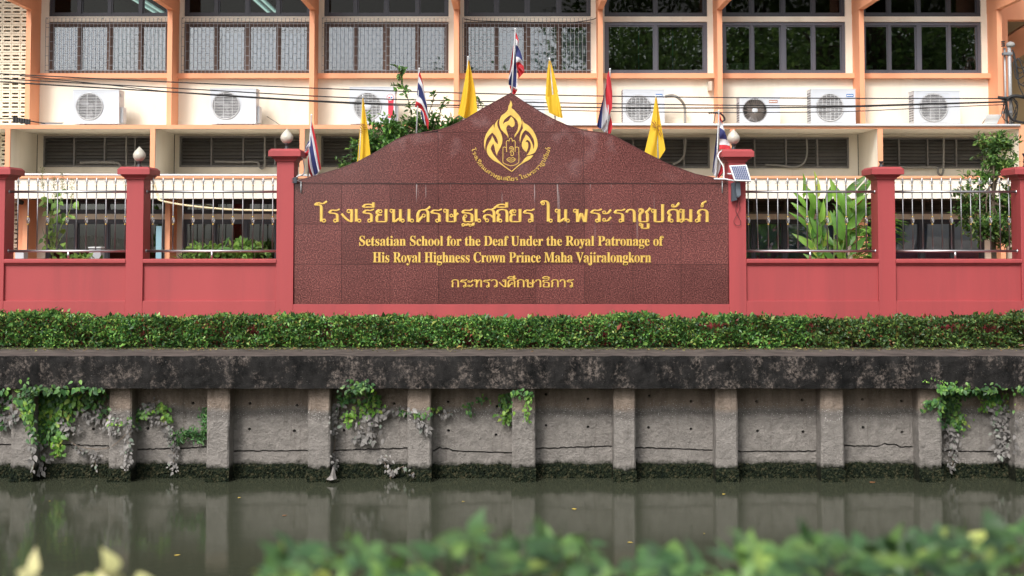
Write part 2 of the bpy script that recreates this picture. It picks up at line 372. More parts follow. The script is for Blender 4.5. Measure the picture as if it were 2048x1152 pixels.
def root_loc(o):
    p = Vector((0,0,0))
    while o: p += o.location; o = o.parent
    return p
def thing(name, label, cat, loc=(0,0,0), group=None):
    o = bpy.data.objects.new(name, None); o.empty_display_size = .1; col.objects.link(o); o.location = loc
    o['label'] = label; o['category'] = cat
    if group: o['group'] = group
    return o
def tag(o, label, cat, group=None, kind=None):
    o['label'] = label; o['category'] = cat
    if group: o['group'] = group
    if kind: o['kind'] = kind
    return o
def structure(o): o['kind'] = 'structure'; return o
def inst(src, name, loc, parent, rot=None, scale=None):
    """another piece sharing the mesh of src (an object or a mesh); loc in world space, parents are unrotated"""
    me = src if isinstance(src, bpy.types.Mesh) else src.data
    o = bpy.data.objects.new(name, me); col.objects.link(o); o.parent = parent
    o.location = Vector(loc) - root_loc(parent)
    if rot: o.rotation_euler = rot
    if scale: o.scale = scale
    return o
def smooth_line(pts, k=8, closed=False):
    """Catmull-Rom through points of any dimension"""
    pts = [Vector(p) for p in pts]; n = len(pts); out = []
    for i in range(n if closed else n-1):
        p1, p2 = pts[i], pts[(i+1)%n]; p0 = pts[i-1] if (closed or i) else p1; p3 = pts[(i+2)%n] if (closed or i+2 < n) else p2
        for j in range(k):
            t = j/k; out.append(.5*((2*p1)+(p2-p0)*t+(2*p0-5*p1+4*p2-p3)*t*t+(3*p1-p0-3*p2+p3)*t**3))
    if not closed: out.append(pts[-1])
    return out

# leaves: numpy scatter into one mesh
def norm(a): return a/np.maximum(np.linalg.norm(a, axis=1, keepdims=True), 1e-9)
LEAF_V = np.array([(0,0,0),(.5,.30,.10),(.42,.68,.10),(0,1,-.05),(-.42,.68,.10),(-.5,.30,.10),(0,.5,0)], float)
LEAF_F = np.array([(0,1,6),(1,2,6),(2,3,6),(3,4,6),(4,5,6),(5,0,6)])
LEAFLO_V = np.array([(0,0,0),(.5,.45,.12),(0,1,0),(-.5,.45,.12)], float)
LEAFLO_F = np.array([(0,1,2),(0,2,3)])
def leaves_mesh(name, pos, axis, nor, ln, wd, mats, mi=None, org=(0,0,0), lo=False):
    T, Fc = (LEAFLO_V, LEAFLO_F) if lo else (LEAF_V, LEAF_F)
    axis = norm(axis); side = norm(np.cross(axis, nor)); nn = np.cross(side, axis)
    ln = np.broadcast_to(ln, (len(pos),)); wd = np.broadcast_to(wd, (len(pos),))
    V = pos[:,None,:] + side[:,None,:]*(T[None,:,0,None]*wd[:,None,None]) + axis[:,None,:]*(T[None,:,1,None]*ln[:,None,None]) + nn[:,None,:]*(T[None,:,2,None]*ln[:,None,None])
    V = V.reshape(-1,3) - np.array(org)
    N, k = len(pos), len(T); Fi = (Fc[None]+(np.arange(N)*k)[:,None,None]).reshape(-1,3)
    me = bpy.data.meshes.new(name); me.vertices.add(len(V)); me.vertices.foreach_set('co', V.ravel().astype(np.float32))
    me.loops.add(Fi.size); me.loops.foreach_set('vertex_index', Fi.ravel().astype(np.int32))
    me.polygons.add(len(Fi)); me.polygons.foreach_set('loop_start', (np.arange(len(Fi))*3).astype(np.int32))
    for m in (mats if isinstance(mats, (list, tuple)) else [mats]): me.materials.append(m)
    if mi is not None: me.polygons.foreach_set('material_index', np.repeat(mi, len(Fc)).astype(np.int32))
    me.update(calc_edges=True); return me
def leaf_obj(name, me, parent=None, label=None, kind=None):
    o = bpy.data.objects.new(name, me); col.objects.link(o)
    if parent: o.parent = parent
    if kind: o['kind'] = kind
    if label: o['label'] = label
    return o
def rdir(n, bias=(0,0,0), k=1.0): return norm(RNG.normal(size=(n,3))*k + np.array(bias))
def one_leaf(name, m, curl=.12, shape='oval'):
    """a single leaf mesh 1 long, 1 wide, along +Y, face up +Z"""
    mb = MB(); n = 6; prof = {'oval': [.0,.34,.49,.46,.33,.16,.0], 'lance': [.0,.38,.5,.46,.36,.2,.0], 'heart': [.0,.50,.52,.44,.30,.13,.0]}[shape]
    vs = []
    for i, w in enumerate(prof):
        t = i/n; z = -curl*t*t
        vs += [(-w, t, z+.10*w), (0, t, z), (w, t, z+.10*w)]
    fs = []
    for i in range(n):
        a = i*3; fs += [(a, a+1, a+4, a+3), (a+1, a+2, a+5, a+4)]
    mb.add(vs, fs); me = mb.mesh(name, m, smooth=True); return me
def place_leaf(me, name, p, d, up, ln, wd, parent):
    d = Vector(d).normalized(); up = Vector(up); s = d.cross(up).normalized(); u = s.cross(d)
    M = Matrix((( s.x, d.x, u.x), (s.y, d.y, u.y), (s.z, d.z, u.z)))
    return inst(me, name, p, parent, rot=M.to_euler(), scale=(wd, ln, ln))

# ------------------------------------------------------------------ setting: water, banks, ground
YPF, YPI, YPN = 18.9, 19.05, 19.37       # parapet front, pilaster front, wall panel face
ZP_TOP = Z(712, YPF); ZP_BOT = Z(777, YPF)
GZ = ZP_TOP                              # level of the strip behind the parapet
NB = EYE - 1.62                          # near bank
GROUND = mat('packed_earth', (.16, .13, .10), .95, var=.25, vscale=4, bump=.6, bscale=30)
SOIL = mat('planter_soil', (.085, .065, .045), .95, var=.3, vscale=9, bump=.8, bscale=50)
mb = MB(); mb.add([(-70, 3.9, 0), (70, 3.9, 0), (70, 19.6, 0), (-70, 19.6, 0)], [(0,1,2,3)])
structure(mb.build('canal_water', WATER))
mb = MB(); mb.add([(-70, 3.5, -1.6), (70, 3.5, -1.6), (70, 20, -1.6), (-70, 20, -1.6)], [(0,1,2,3)])
structure(mb.build('canal_bed', SOIL))
mb = MB(); mb.box(-70, 70, 20.12, 90, GZ-1.2, GZ-.02)
structure(mb.build('school_ground', GROUND))
mb = MB(); mb.box(-70, 70, -90, 3.9, -1.6, NB)
structure(mb.build('near_bank', GROUND))
mb = MB(); mb.box(-1500, 1500, -1500, 1500, -4, -2.2)
structure(mb.build('far_ground', GROUND))

# ------------------------------------------------------------------ canal wall: parapet, pilasters, slabs with weep holes
R0 = thing('canal_retaining_wall', 'stained grey concrete canal wall with square pilasters and a black mouldy parapet', 'retaining wall', (0, YPI, 0))
RX0, RX1 = -14.5, 14.5
def rough_block(x0, x1, y0, y1, z0, z1, nx, nz, amp, sd):
    """box whose front face is a fine grid, slightly uneven with a worn upper edge"""
    r = random.Random(sd); mb = MB(); vs = []
    for k in range(nz+1):
        for i in range(nx+1):
            x = x0+(x1-x0)*i/nx; z = z0+(z1-z0)*k/nz
            e = 1 if 0 < k < nz else .35
            vs.append((x, y0 + r.uniform(-amp, amp)*e + (.012 if k == nz else 0), z + (r.uniform(-amp, amp)*.8 if 0 < i < nx else 0)))
    w = nx+1; fs = [(k*w+i, k*w+i+1, (k+1)*w+i+1, (k+1)*w+i) for k in range(nz) for i in range(nx)]
    b = len(vs); top = nz*w
    for i in range(nx+1): vs.append((x0+(x1-x0)*i/nx, y1, z1))
    for i in range(nx): fs.append((top+i, top+i+1, b+i+1, b+i))
    c = len(vs)
    for i in range(nx+1): vs.append((x0+(x1-x0)*i/nx, y1, z0))
    for i in range(nx): fs.append((i+1, i, c+i, c+i+1))
    for i in range(nx): fs.append((c+i+1, c+i, b+i, b+i+1))
    fs.append(tuple([k*w for k in range(nz+1)] + [b, c])); fs.append(tuple([nx+k*w for k in range(nz, -1, -1)] + [c+nx, b+nx]))
    return mb.add(vs, fs)
rough_block(RX0, RX1, YPF, 20.2, ZP_BOT, ZP_TOP, 260, 6, .007, 3).build('parapet', PARAPET, R0, bevel=0)
PIL = [(-178,-133),(22,67),(218,262),(413,458),(615.5,660),(815,862),(1024,1070.5),(1227.5,1271),(1431.5,1475.5),(1642,1688),(1838,1883.5),(2030,2076),(2230,2276)]
for i, (a, b) in enumerate(PIL):
    x0, x1 = X(a, 860, YPI), X(b, 860, YPI); r = random.Random(i)
    m_ = MB(); n = 10; zb, zt = -.5, ZP_BOT-.002; vs = []; q = .02
    for k in range(n+1):
        z = zb+(zt-zb)*k/n; j = [r.uniform(-.005, .005) for _ in range(6)]
        vs += [(x0+j[0], YPN+.1, z), (x0+j[0], YPI+q, z), (x0+q, YPI+j[1], z), (x1-q, YPI+j[2], z), (x1+j[3], YPI+q, z), (x1+j[3], YPN+.1, z)]
    fs = [(k*6+c, k*6+c+1, k*6+c+7, k*6+c+6) for k in range(n) for c in range(5)]
    m_.add(vs, fs); m_.build('pilaster', CANALW, R0)
HOLES = [(5,806),(5,853),(111,805),(185,806),(112,856),(187,858),(298.6,807),(386,806),(296,857),(500,806.5),(594,810.5),(499,858),(589,861.6),(788,807),(688,861),(896,804),(994,813),(897,861),(992,869.6),
         (1092,789),(1176,798),(1092,851),(1176,854),(1299,792),(1382,802.6),(1297,855),(1382,858),(1513,803),(1604,800),(1515,862),(1606,863.6),(1725,799),(1803,802),(1726,855),(1804,864.6),(1920,801),(2000,803),(1925,856),(1998,860)]
CR = [890,891,897,902,899,903.5,895,898,903,893,903,900]
for i in range(len(PIL)-1):
    a, b = PIL[i][1], PIL[i+1][0]; r = random.Random(i+50)
    x0, x1 = X(a, 860, YPI)-.03, X(b, 860, YPI)+.03
    cz = Z(CR[i % 12], YPN); tilt = r.uniform(-.02, .02)
    crack = [(x0+(x1-x0)*k/26, cz + tilt*(k/13-1) + r.uniform(-.006, .006)) for k in range(27)]
    if i in (5, 9):   # broken lips beside the crack
        for k in ((2, 3, 4, 5, 6) if i == 5 else (15, 16, 17, 18, 19, 20)): crack[k] = (crack[k][0], crack[k][1] + .035*math.sin(k*1.7)**2 + .012)
    g = .009
    up = [(x0, ZP_BOT-.002), (x0, crack[0][1]+g)] + [(p[0], p[1]+g+r.uniform(0, .006)) for p in crack[1:-1]] + [(x1, crack[-1][1]+g), (x1, ZP_BOT-.002)]
    holes = []
    for hx, hy in HOLES:
        c = P(hx, hy, YPN)
        if x0+.1 < c.x < x1-.1: holes.append([(c.x+.021*math.cos(-t*PI/7)*r.uniform(.9, 1.1), c.z+.020*math.sin(-t*PI/7)) for t in range(14)])
    MB().poly(up, holes, YPN, YPN+.09).build('upper_slab', CANALW, R0)
    lo = [(p[0], p[1]-g) for p in crack] + [(x1, -.6), (x0, -.6)]
    MB().poly(lo, [], YPN-.012, YPN+.09).build('lower_slab', CANALW, R0)
MB().box(RX0, RX1, YPN+.11, YPN+.5, -1, ZP_BOT-.003).build('backing', DARKIN, R0)

def crust(x0, x1, y, z0, z1, sd):
    """lumpy algae crust at the waterline"""
    r = np.random.default_rng(sd); nx = max(4, int((x1-x0)/.012)); nz = 14
    xs = np.linspace(x0, x1, nx+1); top = z1 + np.convolve(r.normal(size=nx+9), np.ones(9)/3, 'valid')*.012
    vs = []
    for k in range(nz+1):
        t = k/nz
        for i in range(nx+1):
            z = z0+(top[i]-z0)*t; bulge = (1-t)**.6*.030*(1 if k < nz else 0)
            vs.append((xs[i], y - .002 - bulge*.7 - (abs(r.normal())*.012 if 0 < k < nz else 0) + (.012 if k == nz else 0), z))
    w = nx+1
    return MB().add(vs, [(k*w+i, k*w+i+1, (k+1)*w+i+1, (k+1)*w+i) for k in range(nz) for i in range(nx)])
for i, (a, b) in enumerate(PIL):
    x0, x1 = X(a, 860, YPI), X(b, 860, YPI)
    o = crust(x0-.01, x1+.01, YPI-.004, -.05, .17, i).build('algae_crust', MOSS, R0); o['kind'] = 'stuff'
    if i < len(PIL)-1:
        x2 = X(PIL[i+1][0], 860, YPI)
        o = crust(x1, x2, YPN-.012, -.05, .19, i+40).build('algae_crust', MOSS, R0); o['kind'] = 'stuff'

# ------------------------------------------------------------------ school building
YW, YF, YL, YV = 24.7, 24.2, 23.6, 24.95
B = thing('school_building', 'cream two storey school block with orange fins, ledges and rows of windows', 'school building', (0, YW, GZ))
SH = 3.45                                           # storey height
FIN = [56, 339, 623.5, 912.5, 1201, 1440, 1724, 2000]
FX = [X(p, 130, YF) for p in FIN]; FW = .042
LX0, LX1 = X(-210, 250, YL), X(2052, 250, YL)
zLt, zLb = Z(249.5, YL), Z(257.5, YL)               # upper ledge
zFt, zFm, zFb = Z(352, YL), Z(357, YL), Z(397, YL)  # lower lip and beam
# ledge slabs
MB().box(LX0, LX1, YL+.03, YV+.12, zLb+.004, zLt-.012).build('ledge_slab', CREAM, B)
MB().box(LX0, LX1, YL, YL+.03, zLb, zLt).build('ledge_fascia', ORANGE, B)
MB().box(LX0, LX1, YL+.03, YV+.02, zFm, zFt-.002).build('ledge_slab', CREAM, B)
MB().box(LX0, LX1, YL-.03, YL+.028, zFm, zFt).build('ledge_fascia', ORANGE, B)
MB().box(LX0, LX1, YL, YL+.25, zFb, zFm-.002).build('beam', CREAM, B)
MB().box(LX0, LX1, YL+.252, YW+.5, zFb+.02, zFm-.004).build('soffit', CREAM, B)
MB().box(LX0, LX1, 22.9, YW+.2, Z(-150, 23.2), Z(-165, 23.2)).build('ledge_slab', CREAM, B)
# box dividers along the ledge
DIV = [15, 305, 604, 894, 1180, 1465.5, 1761, 2044]
dm = MB(); w = 4.7*S(YL); dm.box(-w, w, .031, YV-YL, zFt, zLb+.002); DCM = dm.mesh('divider', CREAM)
dm = MB(); dm.box(-w-.002, w+.002, 0, .03, zFt, zLb-.001); DFM = dm.mesh('divider_face', ORANGE)
for p in DIV:
    x = X(p, 300, YL)
    o = inst(DCM, 'divider', (x, YL, 0), B); inst(DFM, 'face', (x, YL, 0), o)
# fins and beams, both storeys
fm = MB().box(-FW, FW, 0, .5, zLt, Z(-60, YF)).mesh('fin', ORANGE)
fm2 = MB().box(-FW, FW, 0, .5, GZ, zFb-.001).mesh('fin', ORANGE)
bmh = MB().box(-FW*1.15, FW*1.15, 23.2-YF, .496, Z(19, YF), Z(-140, YF)).mesh('beam', ORANGE)
for x in FX:
    inst(fm, 'fin', (x, YF, 0), B); inst(fm2, 'fin', (x, YF, 0), B); inst(bmh, 'fin_beam', (x, YF, 0), B)

def make_frame(x0, x1, z0, z1, ya, mulx, fr, t=.055, d=.09, m='frame'):
    mb = MB(); y1 = ya+d
    mb.box(x0, x1, ya, y1, z1-t, z1); mb.box(x0, x1, ya, y1, z0, z0+t)
    mb.box(x0, x0+t, ya+.001, y1, z0+t, z1-t); mb.box(x1-t, x1, ya+.001, y1, z0+t, z1-t)
    for xm, wm in mulx: mb.box(xm-wm/2, xm+wm/2, ya+.002, y1, z0+t, z1-t)
    return mb
def window(x0, x1, z0, z1, mul, fr, gl, grille=None, t=.055, name='window', tilt=0):
    ya = YW+.035
    muls = [(X(p, 95, YW), wpx*S(YW)) for p, wpx in mul]
    w = make_frame(x0, x1, z0, z1, ya, muls, fr, t).build(name, fr, B)
    edges = [x0+t] + [e for xm, wm in muls for e in (xm-wm/2, xm+wm/2)] + [x1-t]
    for k in range(0, len(edges), 2):
        a, b = edges[k], edges[k+1]; st = .022; q = .018 if (k//2) % 2 else 0
        # sliding sash round each pane
        s = make_frame(a+.001, b-.001, z0+t+.001, z1-t-.001, ya+.018+q, [], fr, st, .035).build('sash', fr, w)
        MB().box(a+st, b-st, ya+.036+q, ya+.041+q, z0+t+st, z1-t-st).build('pane', gl, w)
    if grille:
        mb = MB(); yg = YW-.10; r = .0034; pit = 8.0*S(YW); X0, X1, Z0, Z1 = x0-.02, x1+.02, z0-.02, z1+.06
        n = int((X1-X0)/pit)
        for k in range(n+1):
            x = X0+k*pit; ex = (Z0, Z1) if k % 4 == 0 else (Z0, Z1)
            mb.box(x-r, x+r, yg, yg+2*r, Z0, Z1)
            if k < n:
                st = .165; zz = Z0+.08+(0 if k % 2 else st/2)
                while zz < Z1-.10: mb.box(x+r, x+pit-r, yg+.001, yg+2*r-.001, zz-r, zz+r); zz += st
        for zz in (Z0+.004, Z0+.07, Z1-.10, Z1-.004): mb.box(X0, X1, yg-.009, yg-.001, zz-r, zz+r)
        k = 0
        while k <= n:
            x = X0+k*pit
            mb.box(x-r, x+r, yg+.01, YW, Z1-.008, Z1); mb.box(x-r, x+r, yg+.01, YW, Z0, Z0+.008); k += 7
        mb.build('security_grille', IRON, w)
    return w
def storey_walls(zo, lower=False):
    zs = Z(148, YW)+zo; zm = Z(43.5, YW)+zo; zt = Z(33, YW)+zo; ztop = (zFb+.02) if lower else Z(-70, YW); zbase = GZ if lower else zLt-.01
    for i in range(7):
        xa, xb = FX[i]+FW, FX[i+1]-FW; x0, x1 = WIN[i]
        mb = MB(); ya, yb = YW, YW+.15
        mb.box(xa, xb, ya, yb, zbase, zs-.001)
        mb.box(xa, x0, ya, yb, zs-.001, ztop); mb.box(x1, xb, ya, yb, zs-.001, ztop)
        mb.box(x0, x1, ya, yb, zm, zt)
        mb.build('wall', CREAM, B)
        MB().box(xa, xb, YW-.13, YW-.001, zs-.085, zs+.0).build('sill', ORANGE, B)
WPX = [(97,338),(368,621),(648,897),(928,1182),(1209,1415),(1444.5,1691),(1724.5,1963)]
WIN = [(X(a, 95, YW), X(b, 95, YW)) for a, b in WPX]
storey_walls(0); storey_walls(-SH, True)
MUL = [[(157,4.5),(217.5,7),(280,4.5)],[(432,4.5),(493.5,8),(556,4.5)],[(711,4.5),(772,9),(835,4.5)],[(993,4.5),(1054.5,9),(1118,4.5)],[(1312,6)],[(1505,5),(1567,8),(1628,5)],[(1780,5),(1838.5,8),(1900,5)]]
FRM = [BROWNFR]*4 + [GREYFR]*3
for i in range(7):
    x0, x1 = WIN[i]
    w = window(x0, x1, Z(148, YW), Z(44, YW), MUL[i], FRM[i], GLASS if i < 4 else GLASST, grille=i < 4)
    m2 = [(p, 6) for p, _ in MUL[i]] if i != 4 else [(1312, 5)]
    window(x0, x1, Z(33, YW), Z(-62, YW), m2, DARKFR, CLEARG, name='transom_window')
for i in range(7):     # ground storey
    x0, x1 = WIN[i]
    window(x0, x1, Z(148, YW)-SH, Z(44, YW)-SH, MUL[i], DARKFR, GLASST if i < 3 else GLASS)
    if i < 5: window(x0, x1, Z(33, YW)-SH, zFb+.01, [(p, 6) for p, _ in MUL[i]], DARKFR, GLASST, name='transom_window')

# louvred windows behind the ledge boxes; slats are pieces of their own
def louvre(x0, x1, z0, z1, yv, bays, rows, miss=()):
    t = .03; e = [x0+(x1-x0)*k/bays for k in range(bays+1)]
    w = make_frame(x0, x1, z0, z1, yv-.03, [(x, .03) for x in e[1:-1]], GREYFR, t, .10).build('louvre_window', SLAT, B)
    bw = (x1-x0)/bays - .035; ph = (z1-z0-2*t)/rows
    s = MB().add([(-bw/2,0,-ph*.42),(bw/2,0,-ph*.42),(bw/2,.055,ph*.42),(-bw/2,.055,ph*.42),(-bw/2,.006,-ph*.47),(bw/2,.006,-ph*.47),(bw/2,.061,ph*.37),(-bw/2,.061,ph*.37)],
                 [(0,1,2,3),(7,6,5,4),(0,4,5,1),(2,6,7,3),(0,3,7,4),(1,5,6,2)]).mesh('slat', SLAT)
    for b in range(bays):
        for r in range(rows):
            if (b, r) in miss: continue
            inst(s, 'slat', ((e[b]+e[b+1])/2, yv-.01, z0+t+ph*(r+.5)), w, rot=(random.uniform(-.05, .05), 0, 0))
    MB().box(x0+.01, x1-.01, yv+.16, yv+.17, z0, z1).build('backing', DARKIN, w)
LV = [(88,332),(360,614),(643,880),(935,1150),(1215,1419),(1446,1697),(1740,1969)]
zl0, zl1 = Z(334, YV), Z(272.5, YV)
for i, (a, b) in enumerate(LV):
    dy = (0, 0, 0, 0, 2.5, 2.5, 3)[i]*S(YV)
    x0, x1 = X(a, 300, YV), X(b, 300, YV); r0, r1 = X(DIV[i], 300, YL), X(DIV[i+1], 300, YL)
    mb = MB(); mb.box(r0+.05, x0, YV, YV+.12, zFt, zLb); mb.box(x1, r1-.05, YV, YV+.12, zFt, zLb)
    mb.box(x0, x1, YV, YV+.12, zFt, zl0-dy); mb.box(x0, x1, YV, YV+.12, zl1-dy, zLb); mb.build('wall', CREAM, B)
    louvre(x0, x1, zl0-dy, zl1-dy, YV, 4, 8)
for i in (5, 6):
    x0, x1 = WIN[i]; louvre(x0, x1, Z(33, YW)-SH, zFb+.01, YW+.04, 4, 4)

# breeze-block screen at the west end
r = 18.2*S(24.6); h = 19.0*S(24.6)
def slot(cx, cz, w, hh): return [(cx-w/2, cz-hh/2), (cx-w/2, cz+hh/2), (cx+w/2, cz+hh/2), (cx+w/2, cz-hh/2)]
bb = MB().poly([(-r/2+.002, -h/2+.002), (r/2-.002, -h/2+.002), (r/2-.002, h/2-.002), (-r/2+.002, h/2-.002)], [slot(0, h*.2, r*.72, h*.18), slot(0, -h*.2, r*.72, h*.18)], 0, .09, inset=0).mesh('breeze_block', BREEZE)
for k in range(15):
    for j in range(19):
        inst(bb, 'breeze_block', (X(50-18.2*k, 100, 24.6), 24.6, Z(343-19*j, 24.6)), B)
for k in range(2):
    for j in range(9):
        inst(bb, 'breeze_block', (X(36-18.2*k, 440, 24.6), 24.6, Z(406+19*j, 24.6)), B)
MB().box(X(-215, 100, 24.9), X(64, 100, 24.9), 25.2, 25.3, GZ, Z(-60, 25)).build('stair_wall', DARKIN, B)
MB().box(X(42, 440, 24.5), X(56, 440, 24.5), 24.35, 24.8, GZ, zFb).build('pier', ORANGE, B)
MB().box(X(-215, 520, 24.4), X(42, 520, 24.4), 24.4, 24.8, GZ, Z(500, 24.4)).build('plinth', ORANGE, B)
MB().box(X(-100, 300, YV), X(9, 300, YV), YV+.2, YV+.3, zFt, zLb).build('backing', DARKIN, B)
# east end: orange return with an open stairwell
mb = MB(); mb.box(X(2004, 200, 24.9), X(2016, 200, 24.9), 24.85, 25.1, zLt-.01, Z(-60, 24.9)); mb.box(X(2016, 200, 24.9), X(2400, 200, 24.9), 24.85, 25.1, Z(40, 24.9), Z(-60, 24.9)); mb.build('end_wall', ORANGE, B)
OCH = mat('ochre_wall', (.50, .36, .19), .85, var=.06)
MB().box(X(1990, 200, 26), X(2500, 200, 26), 27, 27.1, GZ, Z(-60, 25)).build('stair_wall', OCH, B)
mb = MB(); a, b = P(2012, 118, 26.2), P(2100, 62, 26.2)
mb.add([(a.x,26.1,a.z-.12),(b.x,26.1,b.z-.12),(b.x,26.1,b.z+.4),(a.x,26.1,a.z+.4),(a.x,26.6,a.z-.12),(b.x,26.6,b.z-.12),(b.x,26.6,b.z+.4),(a.x,26.6,a.z+.4)], [(0,1,2,3),(7,6,5,4),(0,4,5,1),(3,2,6,7),(0,3,7,4),(1,5,6,2)]); mb.build('stair_beam', ORANGE, B)
MB().box(X(2042, 300, YL), X(2420, 300, YL), YL+.2, 25, GZ, zLb).build('end_wall', CREAM, B)
MB().box(X(1716, 480, YF)-.0, X(1736, 480, YF), YF+.02, YF+.4, GZ, zFb-.002).build('pier', ORANGE, B)
# rooms behind the glass
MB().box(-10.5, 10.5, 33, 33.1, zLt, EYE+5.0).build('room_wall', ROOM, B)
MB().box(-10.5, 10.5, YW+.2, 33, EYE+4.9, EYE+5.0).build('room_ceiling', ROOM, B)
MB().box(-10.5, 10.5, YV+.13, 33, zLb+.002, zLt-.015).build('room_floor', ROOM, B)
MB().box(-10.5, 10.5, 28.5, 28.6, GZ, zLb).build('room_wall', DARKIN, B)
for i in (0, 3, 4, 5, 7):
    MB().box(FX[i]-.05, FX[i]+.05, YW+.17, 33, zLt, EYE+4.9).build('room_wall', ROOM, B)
MB().box(-10.5, 10.5, YW+.16, 33.1, EYE+5.02, EYE+5.2).build('roof', CREAM, B)

# things hung or standing inside the windows
CURT = {k: mat('curtain_'+k, c, .9) for k, c in dict(grey=(.17,.21,.28), white=(.46,.52,.62), teal=(.03,.11,.10), brown=(.10,.07,.045), green=(.34,.44,.42)).items()}
def curtain(px0, px1, py0, py1, key, label, zo=0, y=YW+.17, folds=9):
    x0, x1 = X(px0, 95, y), X(px1, 95, y); z0, z1 = Z(py1, y)+zo, Z(py0, y)+zo; n = folds*8; vs = []
    for k in (0, 1, 2):
        for i in range(n+1):
            vs.append((x0+(x1-x0)*i/n, y+.004*math.sin(i/8*2*PI)*(1+.5*math.sin(i*.7)), z0+(z1-z0)*k/2))
    w_ = n+1; mb = MB().add(vs, [(k*w_+i, k*w_+i+1, (k+1)*w_+i+1, (k+1)*w_+i) for k in range(2) for i in range(n)])
    o = mb.build('curtain', CURT[key], None, smooth=True)
    sd_ = o.modifiers.new('cloth', 'SOLIDIFY'); sd_.thickness = .004
    return tag(o, label, 'curtain')
curtain(105,214,52,142,'grey','plain grey curtain behind the window over the breeze-block end')
curtain(218,262,52,142,'green','mottled green curtain beside the first orange fin window post')
curtain(284,334,52,142,'green','mottled green curtain at the right end of the first barred window')
curtain(372,449,52,142,'grey','darker grey curtain at the left of the second barred window')
curtain(450,616,66,142,'white','pale white curtain filling most of the second barred window')
curtain(652,893,52,142,'grey','long grey curtain across the whole third barred window')
curtain(930,1000,52,142,'teal','dark teal curtain behind the uppermost flag window')
curtain(1449,1688,445,545,'grey','grey curtain in the ground floor window behind the ginger plant', y=YW+.2)
curtain(1729,1958,445,545,'grey','grey curtain in the ground floor window behind the tree', y=YW+.2)
curtain(100,336,445,545,'brown','brown curtain in the ground floor window behind the tall weed', y=YW+.2)
curtain(372,618,445,545,'brown','brown curtain in the ground floor window beside the tall sign pillar', y=YW+.2)
BOARD = mat('notice_board_paper', (.45,.43,.38), .8); BOARD2 = mat('blue_grey_board', (.26,.31,.36), .8)
def board(a, b, c, d, m_, label):
    y = YW+.12; o = MB().box(X(a, 95, y), X(b, 95, y), y, y+.015, Z(d, y), Z(c, y)).build('board', m_); tag(o, label, 'board', 'boards leaning in the window behind the top flag')
board(1000,1052,66,142,BOARD2,'blue grey board just left of the top flag inside the window')
board(1060,1092,66,142,BOARD2,'narrow blue grey board right of the top flag inside the window')
board(1094,1178,64,142,BOARD,'wide beige board at the right end of the fourth barred window')
# framed plywood partition behind the fifth window
PLY = mat('plywood', (.15,.095,.05), .8, var=.15, vscale=4); STUD = mat('pine_stud', (.30,.23,.12), .8); TEAL = mat('teal_pipe', (.05,.30,.28), .5)
t = thing('plywood_partition', 'brown plywood partition with timber studs behind the two-pane window', 'partition', (X(1312, 95, 25.1), 25.1, Z(148, 25)))
x0, x1 = WIN[4]; MB().box(x0+.02, x1-.02, 25.12, 25.15, Z(150, 25), Z(40, 25)).build('board', PLY, t)
for p in (1243, 1299, 1321, 1380): MB().box(X(p-3, 95, 25.1), X(p+3, 95, 25.1), 25.06, 25.118, Z(150, 25), Z(40, 25)).build('stud', STUD, t)
MB().box(x0+.02, x1-.02, 25.04, 25.058, Z(105, 25), Z(99, 25)).build('rail', STUD, t)
for p in (1277, 1345):
    o = MB().tube([P(p, 38, 24.98), P(p+.5, 148, 24.98)], .012).build('electric_conduit', TEAL, smooth=True); tag(o, 'teal conduit in the left pane of the two-pane window' if p < 1300 else 'teal conduit in the right pane of the two-pane window', 'pipe', 'teal conduits behind the two-pane window')
CARD = mat('pale_carton', (.40,.42,.30), .8); TAPE = mat('brown_tape', (.30,.24,.13), .5)
def carton(a, b, c, d, label, y=25.0):
    x0, x1, z0, z1 = X(a, 130, y), X(b, 130, y), Z(d, y), Z(c, y)
    t = thing('carton', label, 'box', ((x0+x1)/2, y, z0), 'cartons on the window ledges')
    MB().box(x0, x1, y, y+.3, z0, z1).build('box_body', CARD, t, bevel=.004)
    MB().box((x0+x1)/2-.02, (x0+x1)/2+.02, y-.003, y-.0005, z0, z1).build('tape', TAPE, t)
carton(1450,1468,136,144,'small flat carton at the bottom left of the four-pane dark window')
carton(1451,1468,127,135.8,'small carton lying on top of the flat carton')
carton(1470,1504,126,144,'large pale carton beside the two small stacked ones')
carton(1729,1746,131,145,'pale carton alone in the corner of the last window')
# green bag bulging behind the glass
mb = MB(); c = P(1667, 139, 25.0); n = 18; vs = []
rr = random.Random(4)
for k in range(9):
    ph = PI*k/8
    for j in range(n):
        th = 2*PI*j/n; q = 1+.10*math.sin(5*th+k)+rr.uniform(-.05, .05)
        vs.append((c.x+.15*q*math.sin(ph)*math.cos(th), c.y+.1*q*math.sin(ph)*math.sin(th), c.z+.075*math.cos(ph)*q))
mb.add(vs, [(k*n+j, k*n+(j+1)%n, (k+1)*n+(j+1)%n, (k+1)*n+j) for k in range(8) for j in range(n)])
tag(mb.build('plastic_bag', mat('green_bag', (.30,.36,.12), .5), None, smooth=True), 'crumpled yellow-green bag in the right corner of the four-pane dark window', 'bag')
LAMPM = mat('fluorescent_tube', (.65,.95,1.0), .5, emit=1.3); REFL = mat('lamp_reflector', (.60,.70,.72), .3, metal=.3)
def strip_light(px, label):
    zc = EYE+4.86; y1 = (zc-EYE)*F/(HORIZON-23); y0 = y1-2.2; x = X(px, 23, y1)
    t = thing('ceiling_light', label, 'ceiling light', (x, (y0+y1)/2, zc), 'fluorescent lights in the upper rooms')
    MB().box(x-.15, x+.15, y0, y1, zc-.02, zc+.03).build('reflector', REFL, t)
    for s in (-.08, .08):
        MB().tube([(x+s, y0+.05, zc-.045), (x+s, y1-.05, zc-.045)], .016).build('tube', LAMPM, t, smooth=True)
